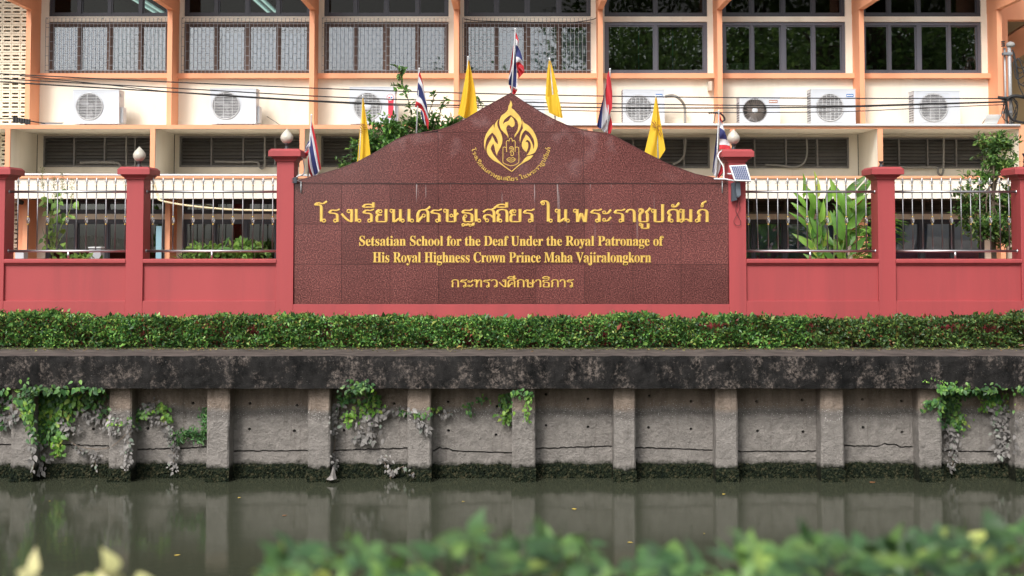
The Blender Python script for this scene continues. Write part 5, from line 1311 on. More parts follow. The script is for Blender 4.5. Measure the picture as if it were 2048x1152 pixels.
# ------------------------------------------------------------------ vegetation
HEDGE = leaf_mat('hedge_leaf', [(0,(.020,.062,.020)),(.34,(.046,.130,.034)),(.62,(.10,.24,.050)),(.86,(.22,.42,.09)),(.97,(.32,.36,.09)),(.995,(.26,.06,.04))], .34, .28)
HEDGE2 = leaf_mat('dark_hedge_leaf', [(0,(.030,.066,.024)),(.5,(.065,.135,.036)),(.8,(.13,.22,.05)),(.94,(.22,.32,.07)),(.98,(.22,.07,.035))], .38, .22)
def hedge(pa, pb, topf, label, m, dens=4700, sd=1, gaps=()):
    g = np.random.default_rng(sd); ya, yb = 20.06, 20.5
    xa, xb = X(pa, 660, 20.2), X(pb, 660, 20.2); N = int((xb-xa)*dens)
    t = thing('hedge', label, 'hedge', ((xa+xb)/2, 20.3, GZ), 'clipped hedges along the canal')
    px = g.uniform(pa, pb, N); top = np.interp(px, [q[0] for q in topf], [q[1] for q in topf]) + np.sin(px*.11)*1.5 + np.sin(px*.037+1)*2
    kind = g.random(N); fr = g.random(N)
    ztop = np.array([Z(v, 20.2) for v in top]); zb = GZ+.01
    z = zb + (ztop-zb)*(1-(1-fr)**1.0); y = ya + (yb-ya)*g.random(N)**1.6
    tp = kind < .28; z[tp] = (ztop - g.random(N)*.05 + g.exponential(.012, N))[tp]; y[tp] = (ya+(yb-ya)*g.random(N))[tp]
    y = y + .03*np.sin(px*.09)+.03*np.sin(z*17+px*.05)
    # rounded shoulder, thinner foot
    sh = (ztop-z) < .06; y = np.where(sh, y+.05*(1-(ztop-z)/.06)*.6, y)
    keep = np.ones(N, bool); low = (z-zb) < .07; keep &= ~(low & (g.random(N) < .55) & (np.sin(px*.045+sd) > -.2))
    pyv = HORIZON - (z-EYE)/20.2*F
    for gx, gy, rx, ry in gaps:
        keep &= ~((((px-gx)/rx)**2+((pyv-gy)/ry)**2 < 1) & (g.random(N) < .75))
    x = xa+(xb-xa)*(px-pa)/(pb-pa); pos = np.stack([x, y, z], 1)[keep]; n = len(pos)
    ax = norm(g.normal(size=(n,3))*.75+np.array([0,-.55,.25])); nr = norm(g.normal(size=(n,3))*.6+np.array([0,-.6,.9]))
    ln = g.uniform(.030,.066, n); ln[g.random(n) < .05] *= 1.8
    leaf_obj('foliage', leaves_mesh('foliage', pos, ax, nr, ln, ln*.52, m, org=t.location, lo=True), t, kind='stuff')
    mb = MB(); r = random.Random(sd)
    for k in range(int((xb-xa)*26)):
        a = Vector((r.uniform(xa, xb), r.uniform(ya+.06, yb), GZ)); b = a+Vector((r.uniform(-.12,.12), r.uniform(-.1,.02), r.uniform(.15,.36)))
        mb.tube([a, a.lerp(b,.5)+Vector((r.uniform(-.03,.03),0,0)), b], [.006,.004,.002], 4)
    o = mb.build('twigs', TWIG, t); o['kind'] = 'stuff'
hedge(-420,448,[(-420,627),(0,628),(110,630),(180,637),(300,640),(448,637)],'bright green clipped hedge below the two left railings',HEDGE,sd=1,gaps=[(180,668,16,9),(290,665,14,8),(460,668,20,14)])
hedge(452,660,[(452,636),(600,635),(660,640)],'short clipped hedge segment below the tall left pillar',HEDGE,sd=2,gaps=[(505,660,10,14),(652,668,9,14)])
hedge(664,1208,[(664,636),(800,638),(1000,641),(1150,641),(1208,636)],'long light green clipped hedge centred below the sign',HEDGE,sd=3,gaps=[(860,682,12,10),(940,680,12,12),(1178,660,12,12)])
hedge(1212,1618,[(1212,632),(1300,634),(1345,641),(1400,640),(1500,635),(1618,640)],'clipped hedge with big creeper leaves below the right half of the sign',HEDGE,sd=4,gaps=[(1425,650,32,7),(1330,640,14,5)])
hedge(1622,2460,[(1622,643),(1700,642),(1900,639),(2000,637),(2048,628),(2460,628)],'darker reddish hedge below the two right railings',HEDGE2,sd=5,gaps=[(1620,655,12,10),(1900,655,26,9),(1980,658,30,9)])
# leaf litter on the parapet
g = np.random.default_rng(9); n = 1800; px = g.uniform(-150, 2200, n); yy = 20.05-g.exponential(.10, n); yy = np.clip(yy, 18.95, 20.05)
pos = np.stack([(px-1024)/F*yy, yy, np.full(n, ZP_TOP+.006)+g.random(n)*.006], 1)
LIT = leaf_mat('dry_leaf', [(0,(.16,.20,.05)),(.4,(.28,.26,.09)),(.7,(.22,.12,.05)),(1,(.10,.07,.04))], .7, .1)
o = leaf_obj('leaf_litter', leaves_mesh('leaf_litter', pos, norm(g.normal(size=(n,3))*np.array([1,1,.15])), norm(g.normal(size=(n,3))*.3+np.array([0,0,1])), g.uniform(.025,.055,n), g.uniform(.014,.03,n), LIT, lo=True), kind='stuff')
o['label'] = 'clippings and dry leaves scattered on the parapet top below the hedge'; o['category'] = 'leaf litter'
STRIPG = mat('mossy_strip', (.06,.07,.03), .95, var=.4, vscale=14, bump=.9, bscale=60)
structure(MB().box(-14.5, 14.5, 20.0, 20.59, GZ-.1, GZ+.012).build('planting_strip', STRIPG))

# vines on the canal wall: every leaf its own piece
VGREEN = leaf_mat('vine_leaf', [(0,(.035,.10,.035)),(.45,(.060,.16,.045)),(.8,(.11,.25,.05)),(1,(.20,.36,.07))], .45, .25)
VLIME = leaf_mat('young_vine_leaf', [(0,(.08,.20,.035)),(.5,(.14,.31,.045)),(.85,(.24,.40,.06)),(1,(.34,.36,.09))], .45, .3)
VGREY = leaf_mat('silted_vine_leaf', [(0,(.13,.12,.115)),(.5,(.20,.19,.18)),(.85,(.28,.26,.25)),(1,(.14,.19,.14))], .8, .08)
LV_ = {k: one_leaf('vine_leaf', m, .14) for k, m in (('g', VGREEN), ('l', VLIME), ('s', VGREY))}
VSTEM = mat('vine_stem', (.20,.15,.11), .9)
def wall_y(px):
    for a, b in PIL:
        if a-2 <= px <= b+2: return YPI-.05
    return YPN-.07
def vine(label, strands, sd):
    r = random.Random(sd); c0 = strands[0][0][0]
    t = thing('creeping_vine', label, 'vine', tuple(P(c0[0], c0[1], YPI-.1)), 'vines hanging over the canal wall')
    mb = MB()
    for pts, n, spread, size, kinds in strands:
        L = smooth_line([(x, y, 0) for x, y in pts], 6)
        mb = MB(); mb.tube([P(p.x, p.y, min(wall_y(p.x), YPF+.12 if p.y < 790 else 99)) for p in L[::2]+[L[-1]]], .0045, 4); mb.build('stem', VSTEM, t)
        for i in range(int(n*2.5)):
            u = r.random()*(len(L)-1); q = L[int(u)]; px, py = q.x+r.gauss(0, spread), q.y+r.gauss(0, spread*.8)
            if py > 952: continue
            y = wall_y(px)-abs(r.gauss(0, .035)); 
            if py < 781: y = min(y, YPF-.02-abs(r.gauss(0, .02)))
            s = size*r.uniform(.55, 1.25)*S(y)
            k = kinds[min(int(u/len(L)*len(kinds)+r.uniform(-.35,.35)), len(kinds)-1)] if len(kinds) > 1 else kinds
            d = (r.gauss(0,.65), -.25+r.gauss(0,.25), -.8+r.gauss(0,.45)); up = (r.gauss(0,.35), -1, .55+r.gauss(0,.3))
            place_leaf(LV_[k], 'leaf', P(px, py, y), d, up, s, s*.58, t)
vine('thick green vine curtain hanging left of the second pilaster, silted tips at the water',
     [([(110,795),(150,800),(190,800)],26,12,13,'g'),([(80,800),(95,825),(100,845)],30,14,13,'g'),([(70,870),(72,905),(66,940)],12,5,12,'s'),([(58,782),(120,786),(212,783)],70,9,13,'g'),([(60,790),(72,830),(85,870)],60,15,13,'g'),([(95,790),(100,830),(112,880)],50,14,13,'l'),([(150,785),(130,820),(112,860)],45,12,13,'lg'),([(70,850),(80,890),(72,945)],34,9,13,'gs'),
      ([(185,790),(205,820),(228,850)],30,9,11,'gs'),([(60,800),(50,812),(75,835)],26,9,11,'l'),([(120,835),(132,848),(128,862)],12,5,13,'s'),([(112,870),(117,895),(115,910)],16,5,10,'l'),([(140,850),(150,860),(160,858)],6,5,9,'s'),([(165,825),(180,833),(195,838)],14,5,12,'s')], 5)
vine('grey-green vine tuft at the left edge of the canal wall', [([(-20,785),(10,800),(20,830)],40,11,11,'gs'),([(2,830),(12,843),(38,825)],16,6,13,'s'),([(-30,780),(-10,800),(-20,860)],30,12,12,'g')], 6)
vine('vine arch growing from a weep hole beside the third panel, trailing silted strands',
     [([(303,806),(285,822),(262,845)],30,7,10,'sg'),([(285,830),(310,815),(330,815),(336,840)],34,5,10,'l'),([(262,845),(258,880),(252,905),(256,935)],44,6,9,'s'),([(300,835),(325,840),(340,868),(348,880)],26,6,10,'s'),([(345,880),(348,905),(345,942)],30,5,8,'s'),([(215,842),(240,846),(262,848)],14,5,8,'ls')], 7)
vine('silted sprigs hanging from a bare looping stem on the second panel', [([(122,862),(150,890),(192,898),(225,892),(255,865)],0,4,8,'s'),([(150,888),(160,900),(178,905)],14,4,8,'s'),([(192,898),(190,920),(194,945)],3,5,8,'s'),([(190,905),(196,915)],7,4,9,'s'),([(210,850),(228,862),(235,868)],12,4,9,'s')], 8)
vine('bushy green vine spilling over the parapet above the fourth panel, grey leaves below',
     [([(725,770),(700,785),(680,805)],34,8,10,'g'),([(725,772),(735,800),(745,830)],50,13,10,'gl'),([(745,785),(750,800),(752,810)],18,6,10,'l'),([(700,825),(698,835),(695,850)],16,6,10,'l'),([(672,808),(668,830),(670,865)],22,4,11,'s'),([(740,830),(745,850),(748,880)],22,8,12,'s'),([(718,850),(720,865),(712,878)],14,5,11,'s'),([(725,880),(733,875),(728,888)],5,4,14,'s'),
      ([(745,835),(790,822),(830,822)],26,4,11,'s'),([(800,820),(840,830),(868,822)],14,4,10,'g'),([(868,816),(875,815)],6,5,9,'l'),([(840,840),(845,850),(858,866)],16,5,11,'s'),([(885,828),(905,824)],8,5,9,'s'),([(672,870),(668,900),(667,912)],2,2,7,'s'),([(667,908),(670,925),(668,940)],24,4,7,'s')], 9)
vine('fallen vine sprig with pale silted leaves touching the algae band', [([(765,915),(772,930),(785,945),(778,960)],8,5,9,'s'),([(785,945),(795,938),(808,932)],8,3,9,'s'),([(760,918),(775,912)],7,5,8,'s'),([(822,948),(828,944)],3,3,6,'s')], 10)
vine('small fresh green vine tassels beside the sixth pilaster', [([(1005,790),(1012,815),(1014,845)],36,6,10,'gl'),([(1020,785),(1045,783),(1062,786)],18,4,10,'g'),([(1058,792),(1056,815),(1052,840)],18,4,8,'l'),([(960,795),(970,800)],7,7,8,'g'),([(935,808),(938,830)],9,5,8,'g')], 11)
vine('dark green vine mass at the right end with long silted ends',
     [([(1888,778),(1930,780),(1995,782)],80,8,11,'g'),([(1895,785),(1902,815),(1908,850)],90,11,10,'g'),([(1905,815),(1920,835),(1925,850)],26,9,9,'l'),([(1898,850),(1905,875),(1900,905)],30,7,10,'s'),([(1903,905),(1906,925),(1903,935)],14,4,8,'s'),([(1985,785),(1995,810),(2005,830)],50,11,10,'gs'),([(1990,800),(1965,815)],24,8,9,'l'),
      ([(2005,825),(2008,870),(2008,905)],95,11,11,'s'),([(2012,785),(2016,800),(2022,830)],14,5,8,'l'),([(2035,778),(2060,780)],20,6,9,'g')], 12)
vine('lone green sprig on the pilaster left of the dark vine mass', [([(1885,806),(1862,805),(1850,815)],22,5,10,'g'),([(1845,762),(1870,757),(1890,772)],7,3,5,'l')], 13)
# fine fern-like weed
g = np.random.default_rng(3)
def weed(name, pts, n, spread, label, cat, m, ln, Yp, wd=.28, bias=(0,-.4,.3), grp=None):
    L = smooth_line([(x, y, 0) for x, y in pts], 8); t = thing(name, label, cat, tuple(P(*pts[0], Yp)), grp)
    idx = g.integers(0, len(L), n); px = np.array([L[i].x for i in idx])+g.normal(size=n)*spread; py = np.array([L[i].y for i in idx])+g.normal(size=n)*spread
    pos = np.array([tuple(P(a, b, Yp-abs(c))) for a, b, c in zip(px, py, g.normal(size=n)*.05)])
    l_ = g.uniform(ln*.6, ln*1.3, n)
    leaf_obj('foliage', leaves_mesh('foliage', pos, rdir(n, bias), rdir(n, (0,-1,.6), .5), l_, l_*wd, m, org=t.location), t, kind='stuff')
    MB().tube([P(p.x, p.y, Yp) for p in L], .004, 5).build('stem', VSTEM, t); return t
FERN = leaf_mat('fern_leaf', [(0,(.05,.14,.05)),(.6,(.10,.24,.08)),(1,(.16,.32,.09))], .5, .25)
weed('fern', [(345,882),(365,872),(385,868),(400,875),(412,862),(415,840),(404,832)], 420, 6, 'feathery green fern growing from the joint beside the third pilaster', 'fern', FERN, .07, YPN-.06)
# torn plastic caught at the waterline
mb = MB(); rr = random.Random(2)
A = [P(653,959,18.95),P(661,951,19.0),P(665,938,19.0),P(667,930,19.02),P(669,940,19.0),P(673,958,18.98),P(667,960,18.9),P(660,961,18.9)]
for v in A: v.z = max(v.z, .006)
c = P(665,953,18.93); mb.add(A+[c], [(i,(i+1)%8,8) for i in range(8)]); o = mb.build('plastic_scrap', mat('dirty_plastic', (.22,.20,.19), .6)); o.modifiers.new('s','SOLIDIFY').thickness = .004
tag(o, 'crumpled dirty plastic scrap caught at the waterline by the fourth pilaster', 'plastic scrap')
# leaves afloat
def on_water(px, py, z=.004):
    a, b = P(px, py, 10), P(px, py, 12); d = b-a; k = (z-a.z)/d.z; return a+d*k
FLOATM = [mat('yellow_fallen_leaf', (.55,.40,.08), .6), mat('brown_fallen_leaf', (.28,.12,.05), .6)]
FLM = [one_leaf('floating_leaf', m, .05) for m in FLOATM]
for (px, py, s, k, lab) in [(349,1111,.11,0,'orange-yellow leaf afloat nearest the camera at the left'),(564,1031,.10,1,'brown leaf afloat below the third and fourth pilasters'),(480,994,.09,0,'pale leaf afloat just below the third pilaster'),(923,1003,.07,0,'small yellow leaf afloat left of the sign centre line'),(966,1061,.06,0,'tiny yellow leaf afloat just above the blurred bush'),(1449,987,.10,0,'bright yellow leaf afloat under the eighth pilaster'),(1149,1019,.15,0,'long thin yellowish leaf afloat right of centre'),(1254,1084,.10,0,'pale leaf afloat at the edge of the blurred bush'),(1740,965,.16,1,'large brown leaf afloat close to the right wall'),(97,1002,.05,0,'tiny leaf afloat at the far left under the vine'),(1410,1067,.05,0,'speck of yellow leaf afloat between blurred twigs')]:
    o = bpy.data.objects.new('floating_leaf', FLM[k]); col.objects.link(o); o.location = on_water(px, py); o.scale = (s*.42, s*.7, s*.3); o.rotation_euler = (0, 0, px*.7); tag(o, lab, 'leaf', 'leaves floating on the canal')

# tall weed with seed spikes behind the first railing
WEEDL = leaf_mat('amaranth_leaf', [(0,(.07,.17,.035)),(.5,(.14,.27,.05)),(1,(.26,.40,.09))], .5, .35)
HL = one_leaf('leaf', WEEDL, .18, 'heart'); LN = one_leaf('leaf', leaf_mat('ginger_leaf', [(0,(.07,.19,.035)),(.5,(.14,.32,.05)),(.85,(.25,.45,.07)),(1,(.42,.52,.10))], .4, .4), .35, 'lance')
yw = 21.5
t = thing('amaranth_plant', 'tall amaranth weed with broad leaves and seed spikes behind the first railing', 'weed', tuple(P(108, 690, yw)))
rw = random.Random(8); stalks = [[(107,560),(106,500),(103,440),(90,400),(85,352)],[(107,500),(112,460),(118,420),(124,380),(125,362)],[(106,500),(98,455),(110,400),(108,370)],[(108,490),(124,450),(140,420),(145,375)],[(104,510),(92,480),(84,455)],[(108,505),(120,480),(132,462)]]
for st in stalks:
    L = smooth_line([tuple(P(x, y, yw+rw.uniform(-.05,.05))) for x, y in st], 6); MB().tube(L, [.009*(1-i/len(L))+.002 for i in range(len(L))], 6).build('stalk', STALK, t, smooth=True)
for i in range(58):
    st = stalks[i % 6]; u = rw.uniform(.15, .80); q = smooth_line([(x, y, 0) for x, y in st], 10); q = q[int(u*(len(q)-1))]
    p = P(q.x+rw.gauss(0,9), q.y+rw.gauss(0,6), yw+rw.uniform(-.12,.1))
    if q.y > 505: continue
    s = rw.uniform(.07,.135); place_leaf(HL, 'leaf', p, (rw.gauss(0,1), rw.gauss(0,.5), -.55), (rw.gauss(0,.4), -1, .8), s, s*.72, t)
n = 420; ii = g.integers(0, 4, n); px = np.array([stalks[i][-1][0] for i in ii])+g.normal(size=n)*2.2; py = np.array([stalks[i][-1][1] for i in ii])+g.uniform(-16, 26, n)
pos = np.array([tuple(P(a, b, yw)) for a, b in zip(px, py)]); SEED = leaf_mat('seed_head', [(0,(.22,.26,.09)),(1,(.42,.36,.20))], .8, .2)
leaf_obj('seed_spikes', leaves_mesh('seed_spikes', pos, rdir(n, (0,0,1.2)), rdir(n), .03, .010, SEED, org=t.location, lo=True), t, kind='stuff')
# shrubs behind the second railing
def shrub(name, c, w, hgt, n, label, m, Yp, ln, wd, base_py=560, bias=(0,-.5,.35), nst=7, sd=0, parts=0, lm=None):
    gg = np.random.default_rng(sd); t = thing(name, label, 'shrub', tuple(P(c[0], 640, Yp)))
    cx, cy = c; th = gg.uniform(0, 2*PI, n); rad = gg.random(n)**.5
    px = cx+np.cos(th)*rad*w*(1+.15*np.sin(3*th)); py = cy+np.sin(th)*rad*hgt; yy = Yp+gg.normal(size=n)*.12
    pos = np.array([tuple(P(a, b, d)) for a, b, d in zip(px, py, yy)]); l_ = gg.uniform(ln*.6, ln*1.3, n)
    leaf_obj('foliage', leaves_mesh('foliage', pos, rdir(n, bias), rdir(n, (0,-.6,1), .5), l_, l_*wd, m, org=t.location), t, kind='stuff')
    mb = MB(); base = P(cx, base_py+60, Yp)
    for k in range(nst):
        j = gg.integers(0, n); mb.tube([base, base.lerp(Vector(pos[j]), .5)+Vector((gg.normal()*.04,0,.05)), Vector(pos[j])], [.012,.008,.003], 5)
    mb.build('branches', BARK, t); return t
shrub('shrub', (455,515), 95, 26, 420, 'low leafy shrub behind the left railing beside the tall pillar', WEEDL, 21.6, .11, .5, sd=3)
shrub('shrub', (410,505), 48, 18, 160, 'left tuft of pale compound leaves behind the second railing', WEEDL, 21.45, .09, .4, sd=4)
shrub('shrub', (495,500), 36, 16, 150, 'right tuft of broad leaves rising behind the second railing', WEEDL, 21.4, .11, .6, sd=5)
shrub('shrub', (150,522), 50, 12, 120, 'low ground shrub under the tall weed behind the first railing', WEEDL, 21.5, .09, .5, sd=6)
# ginger clump
yg = 21.6; rg = random.Random(12)
t = thing('ginger_plant', 'clump of ginger with long bright green blades behind the right railing', 'plant', tuple(P(1670, 690, yg)))
for base, tip in [((1650,560),(1605,388)),((1655,560),(1632,392)),((1660,560),(1620,420)),((1665,560),(1650,400)),((1672,560),(1690,385)),((1680,560),(1715,392)),((1675,560),(1700,410)),((1668,560),(1668,430)),((1648,560),(1612,440)),((1685,560),(1722,430))]:
    L = smooth_line([tuple(P(*base, yg)), tuple(P((base[0]*.55+tip[0]*.45), (base[1]*.55+tip[1]*.45), yg+rg.uniform(-.1,.1))), tuple(P(*tip, yg+rg.uniform(-.2,.15)))], 8)
    MB().tube(L, [.010*(1-i/len(L))+.003 for i in range(len(L))], 6).build('stalk', STALK, t, smooth=True)
    side = 1
    for k in range(5, len(L), 2):
        side = -side; p = L[k]; tx = (L[-1]-L[max(0,k-3)]).normalized(); s = rg.uniform(.34,.52)*(1 if k > 7 else .8)
        d = tx*rg.uniform(.6,1.3)+Vector((side*rg.uniform(.25,.9), rg.uniform(-.5,.2), rg.uniform(-.1,.2)))
        place_leaf(LN, 'leaf', p, d, (rg.gauss(0,.5), -1, .35), s, s*rg.uniform(.24,.33), t)
# bamboo-like shrub to the right of it
t = thing('bamboo_palm', 'narrow-leaved plant between the ginger and the low right pillar', 'plant', tuple(P(1745, 690, 21.7)))
for k in range(11):
    bx = 1735+rg.uniform(-12,22); tp = (bx+rg.uniform(-25,45), rg.uniform(405,500)); L = smooth_line([tuple(P(bx, 570, 21.7)), tuple(P((bx+tp[0])/2-3, (570+tp[1])/2, 21.7)), tuple(P(*tp, 21.7+rg.uniform(-.15,.15)))], 7)
    MB().tube(L, .005, 5).build('stalk', STALK, t)
    for j in range(5, len(L)):
        for sgn in (-1, 1):
            s = rg.uniform(.12,.22); place_leaf(LN, 'leaf', L[j], (sgn*rg.uniform(.5,1.2), rg.uniform(-.4,.2), rg.uniform(-.2,.5)), (0,-.7,1), s, s*.17, t)
for (cx, cy, n_) in ((1800,470,16),(1785,440,0)):
    for k in range(n_):
        s = rg.uniform(.16,.26); place_leaf(LN, 'leaf', P(1778+rg.uniform(0,12), cy+rg.uniform(-35,30), 21.6), (1, rg.uniform(-.3,.2), rg.uniform(-.3,.4)), (0,-.6,1), s, s*.18, t)

def tree(name, label, Yp, base_px, trunk, blobs, n, ln, m, wd=.45, sd=0, cat='tree', tr=.05, grp=None, sprigs=(), bias=(0,-.3,.1)):
    """trunk, limbs to every blob, leaves gathered in clumps on twigs"""
    gg = np.random.default_rng(sd); t = thing(name, label, cat, tuple(P(*base_px, Yp)), grp); base = P(*base_px, Yp)
    mb = MB(); tk = [P(x, y, Yp) for x, y in trunk]; tk[0] = base
    L = smooth_line([tuple(p) for p in tk], 5); mb.tube(L, [tr*(1-.6*i/len(L)) for i in range(len(L))], 8); mb.build('trunk', BARK, t, smooth=True)
    mb = MB(); P_, A_ = [], []
    tot = sum(b[2]*b[3] for b in blobs)
    for bx, by, rx, ry in blobs:
        c = P(bx, by, Yp+gg.normal()*.1); st = L[min(len(L)-1, int(len(L)*gg.uniform(.45, 1)))]
        mid = st.lerp(c, .5)+Vector((gg.normal()*.05, gg.normal()*.05, gg.normal()*.05)); mb.tube([st, mid, c], [tr*.42, tr*.25, tr*.1], 5)
        nn = int(n*bx*0+n*rx*ry/tot); ncl = max(6, nn//16); s_ = S(Yp)
        for k in range(ncl):
            d = gg.normal(size=3); d /= np.linalg.norm(d); rr_ = gg.uniform(.35, 1.08); cc = np.array(c)+d*rr_*np.array([rx*s_, min(rx, ry)*s_*.8, ry*s_])
            if gg.random() < .5: mb.tube([c, Vector(np.array(c)*.4+cc*.6), Vector(cc)], [tr*.10, tr*.07, tr*.03], 4)
            dirn = d+np.array([0,-.1,.35]); dirn /= np.linalg.norm(dirn); q = nn//ncl
            along = gg.uniform(-.5, .5, q)[:,None]*dirn[None]*ln*3.2
            P_.append(cc[None]+along+gg.normal(size=(q,3))*ln*.28); A_.append(dirn[None]*.7+gg.normal(size=(q,3))*.8)
    for pts, k_, sp in sprigs:
        Ls = smooth_line([tuple(P(x, y, Yp)) for x, y in pts], 8); mb.tube(Ls, .006, 4)
        ii = gg.integers(2, len(Ls), k_); P_.append(np.array([tuple(Ls[i]) for i in ii])+gg.normal(size=(k_,3))*sp); A_.append(gg.normal(size=(k_,3))+np.array([0,-.2,.3]))
    o = mb.build('limbs', BARK, t)
    pos = np.concatenate(P_); ax = np.concatenate(A_); k = len(pos)
    l_ = gg.uniform(ln*.6, ln*1.25, k)
    leaf_obj('crown', leaves_mesh('crown', pos, norm(ax), norm(gg.normal(size=(k,3))*.6+np.array([0,-.5,.9])), l_, l_*wd, m, org=t.location, lo=ln > .2), t, kind='stuff'); return t
TREEL = leaf_mat('tree_leaf', [(0,(.035,.085,.022)),(.4,(.06,.14,.03)),(.75,(.11,.22,.045)),(.92,(.19,.32,.07)),(1,(.26,.22,.08))], .42, .28)
BUSHL = leaf_mat('bush_leaf', [(0,(.03,.08,.02)),(.4,(.055,.14,.03)),(.8,(.10,.23,.045)),(1,(.20,.36,.07))], .38, .25)
tree('shrub_tree', 'small leafy tree with reddish young leaves behind the rightmost railing', 21.7, (1992,690), [(1992,690),(1990,560),(1985,450),(1987,380),(1990,320)],
     [(1985,300,26,26),(2010,330,26,18),(1975,350,22,18),(2015,290,16,12),(1950,400,34,14),(1990,410,34,28),(2020,420,26,26),(1925,420,22,9),(1975,455,32,22),(2010,470,26,22),(1945,450,24,12),(1930,385,16,6),(1965,290,12,8),(2025,380,14,20)], 5200, .08, TREEL, .40, sd=2, sprigs=[([(1960,440),(1935,470),(1928,462)],18,.02),([(1985,330),(1950,350),(1925,348)],24,.02),([(1990,300),(1990,275),(2010,268)],26,.03),([(1985,320),(1960,290),(1955,272)],26,.03)])
tree('bush', 'wild green bush with a tall shoot growing behind the left slope of the sign', 22.0, (800,690), [(800,690),(805,560),(810,420),(815,330)],
     [(760,300,38,26),(800,285,40,26),(840,270,40,22),(880,262,34,16),(915,250,22,10),(735,285,22,16),(780,250,30,14),(835,245,26,12),(720,310,22,14),(700,330,18,10),(870,285,30,20),(760,330,40,20)], 4200, .085, BUSHL, .42, sd=5, cat='bush',
     sprigs=[([(815,280),(822,230),(812,185),(800,155),(806,138)],60,.022),([(806,150),(797,138),(790,133)],16,.015),([(800,150),(810,138)],14,.012),([(865,260),(880,225),(890,200)],50,.022),([(815,180),(795,172),(786,172)],22,.014),([(900,250),(930,235),(955,205)],34,.022),([(930,218),(955,200),(962,212)],12,.012),([(770,270),(745,245),(738,232)],34,.022),([(850,240),(862,215),(868,190)],18,.014)])

# shrubs on the near bank, close to the lens
FGL = leaf_mat('near_leaf', [(0,(.036,.085,.034)),(.4,(.062,.135,.048)),(.72,(.11,.21,.058)),(.93,(.17,.29,.07)),(1,(.32,.36,.09))], .4, .25)
FGY = leaf_mat('cream_leaf', [(0,(.50,.50,.22)),(.6,(.62,.58,.30)),(1,(.40,.46,.14))], .5, .3)
NL, NY_ = one_leaf('leaf', FGL, .22), one_leaf('leaf', FGY, .25, 'heart')
def near_shrub(px0, px1, prof, label, sd, n, me=None, size=.075, fill=True):
    r = random.Random(sd); me = me or NL; xm = (px0+px1)/2; t = thing('near_shrub', label, 'shrub', ((xm-1024)/F*4.0, 4.0-.25, NB), 'shrubs on the near bank')
    mb = MB(); xs = [q[0] for q in prof]; ys = [q[1] for q in prof]; ox = t.location.x
    for i in range(n):
        px = r.uniform(px0, px1); top = float(np.interp(px, xs, ys)); dp = r.random()**1.3; py = top+30+dp*150; Y = r.uniform(3.35, 4.3)
        p = P(px, py, Y); s = size*r.uniform(.65, 1.3)
        place_leaf(me, 'leaf', p, (r.gauss(0,.8), r.gauss(0,.5), .35+r.gauss(0,.5)), (r.gauss(0,.5), -.4, 1), s, s*.6, t)
        if i % 5 == 0:
            b = Vector((ox+(p.x-ox)*.5, 3.8, NB)); mb.tube([b, b.lerp(p,.6)+Vector((0,0,.05)), p], [.008,.005,.002], 5)
    mb.build('twigs', BARK, t)
    if fill:
        gg = np.random.default_rng(sd); k = 700; x0, x1 = (px0-1024)/F*3.85, (px1-1024)/F*3.85
        pos = np.stack([gg.uniform(x0, x1, k), gg.uniform(3.2, 4.3, k), gg.uniform(NB+.05, EYE-1.08, k)], 1); l_ = gg.uniform(size*.7, size*1.2, k)
        leaf_obj('inner_foliage', leaves_mesh('inner_foliage', pos, rdir(k, (0,-.2,.3)), rdir(k, (0,-.5,1), .5), l_, l_*.58, FGL if me is NL else FGY, org=t.location), t, kind='stuff')
near_shrub(530,860,[(530,1105),(575,1080),(640,1072),(700,1076),(780,1082),(860,1076)],'blurred green shrub on the near bank, left end of the leafy row',31,150)
near_shrub(850,1250,[(850,1078),(900,1056),(940,1040),(985,1066),(1040,1075),(1100,1058),(1150,1032),(1190,1066),(1250,1110)],'blurred shrub with arching pale leaf tips below the sign centre',32,170)
near_shrub(1250,1560,[(1250,1112),(1330,1084),(1400,1108),(1460,1085),(1500,1070),(1560,1082)],'blurred lower shrub right of centre with one broad pale leaf',33,130)
near_shrub(1540,1820,[(1540,1080),(1600,1046),(1640,1050),(1720,1078),(1820,1056)],'blurred taller shrub with yellowish young leaves at the right',34,180)
near_shrub(1800,2200,[(1800,1058),(1880,1052),(1950,1066),(2048,1040),(2200,1040)],'blurred dark green shrub in the bottom right corner',35,220)
near_shrub(-40,370,[(-40,1108),(30,1102),(85,1112),(110,1150),(150,1150),(200,1112),(265,1100),(310,1125),(370,1140)],'blurred shrub with cream-coloured leaves in the bottom left corner',36,52,me=NY_,size=.062,fill=False)
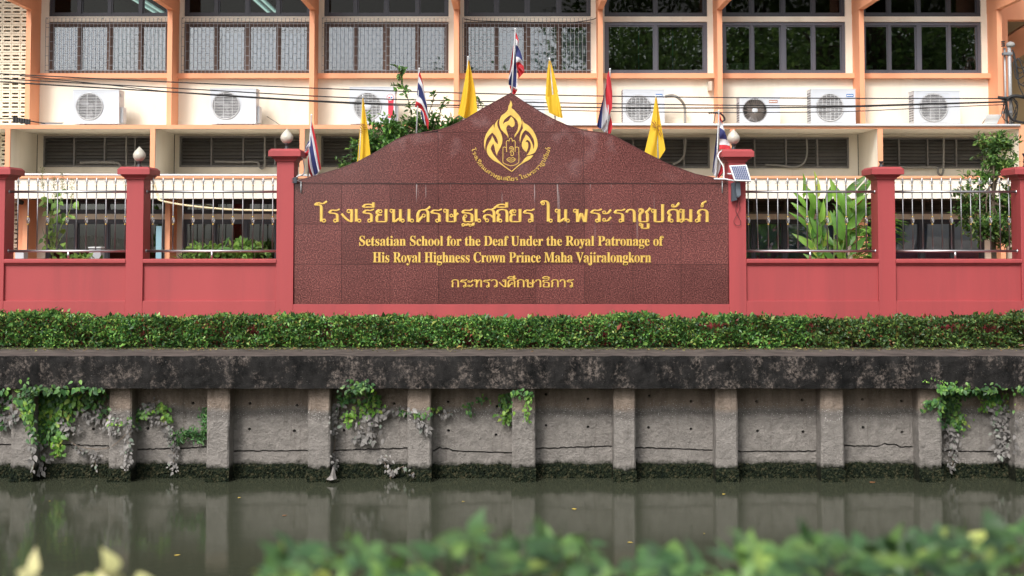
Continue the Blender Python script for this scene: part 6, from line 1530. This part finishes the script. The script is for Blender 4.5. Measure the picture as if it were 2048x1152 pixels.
# trees on the near side, behind the photographer: what the windows and the granite mirror
SHADEL = leaf_mat('shade_tree_leaf', [(0,(.05,.11,.03)),(.5,(.10,.19,.05)),(1,(.20,.32,.09))], .45, .45)
def big_tree(name, label, x, y, hgt, rad, sd):
    gg = np.random.default_rng(sd); t = thing(name, label, 'tree', (x, y, NB), 'shade trees behind the photographer')
    mb = MB(); L = smooth_line([(x, y, NB-.1), (x+.2, y, NB+hgt*.3), (x-.1, y+.1, NB+hgt*.75)], 8); mb.tube(L, [.28*(1-.7*i/len(L)) for i in range(len(L))], 10)
    mb.build('trunk', BARK, t, smooth=True); c = np.array([x, y, NB+hgt*.62]); mb = MB(); P_ = []; A_ = []
    for k in range(88):
        d = gg.normal(size=3); d /= np.linalg.norm(d); cc = c+d*gg.uniform(.3, 1)*np.array([rad, rad, hgt*.40]); s = L[gg.integers(8, len(L))]
        mb.tube([s, s.lerp(Vector(cc), .55)+Vector((0,0,.3)), Vector(cc)], [.08,.05,.02], 5); q = 100
        P_.append(cc[None]+gg.normal(size=(q,3))*np.array([.62,.62,.42])); A_.append(d[None]+gg.normal(size=(q,3)))
    mb.build('limbs', BARK, t); pos = np.concatenate(P_); k = len(pos)
    leaf_obj('crown', leaves_mesh('crown', pos, norm(np.concatenate(A_)), rdir(k, (0,0,1)), gg.uniform(.16,.32,k), gg.uniform(.11,.2,k), SHADEL, org=t.location, lo=True), t, kind='stuff')
big_tree('shade_tree','broad shade tree mirrored in the fifth window',4.5,-17,12.5,3.6,1)
big_tree('shade_tree','tall shade tree mirrored in the four-pane dark window',11,-16,14,4.4,2)
big_tree('shade_tree','shade tree mirrored in the last window',18.5,-15,15,4.8,3)
big_tree('shade_tree','lower shade tree mirrored at the foot of the flag window',-2.5,-20,10.0,3.0,4)
big_tree('shade_tree','second row shade tree behind the mirrored window trees',8,-27,17,5.5,6)
big_tree('shade_tree','second row shade tree mirrored between the last two windows',17,-27,18,6,7)
big_tree('shade_tree','farthest right shade tree mirrored in the last window',26,-22,18,6,8)
big_tree('shade_tree','unseen tree added over the right end of the near bank to darken that side',12.5,1,13.5,4.6,5)  # out of view, added to darken the right side
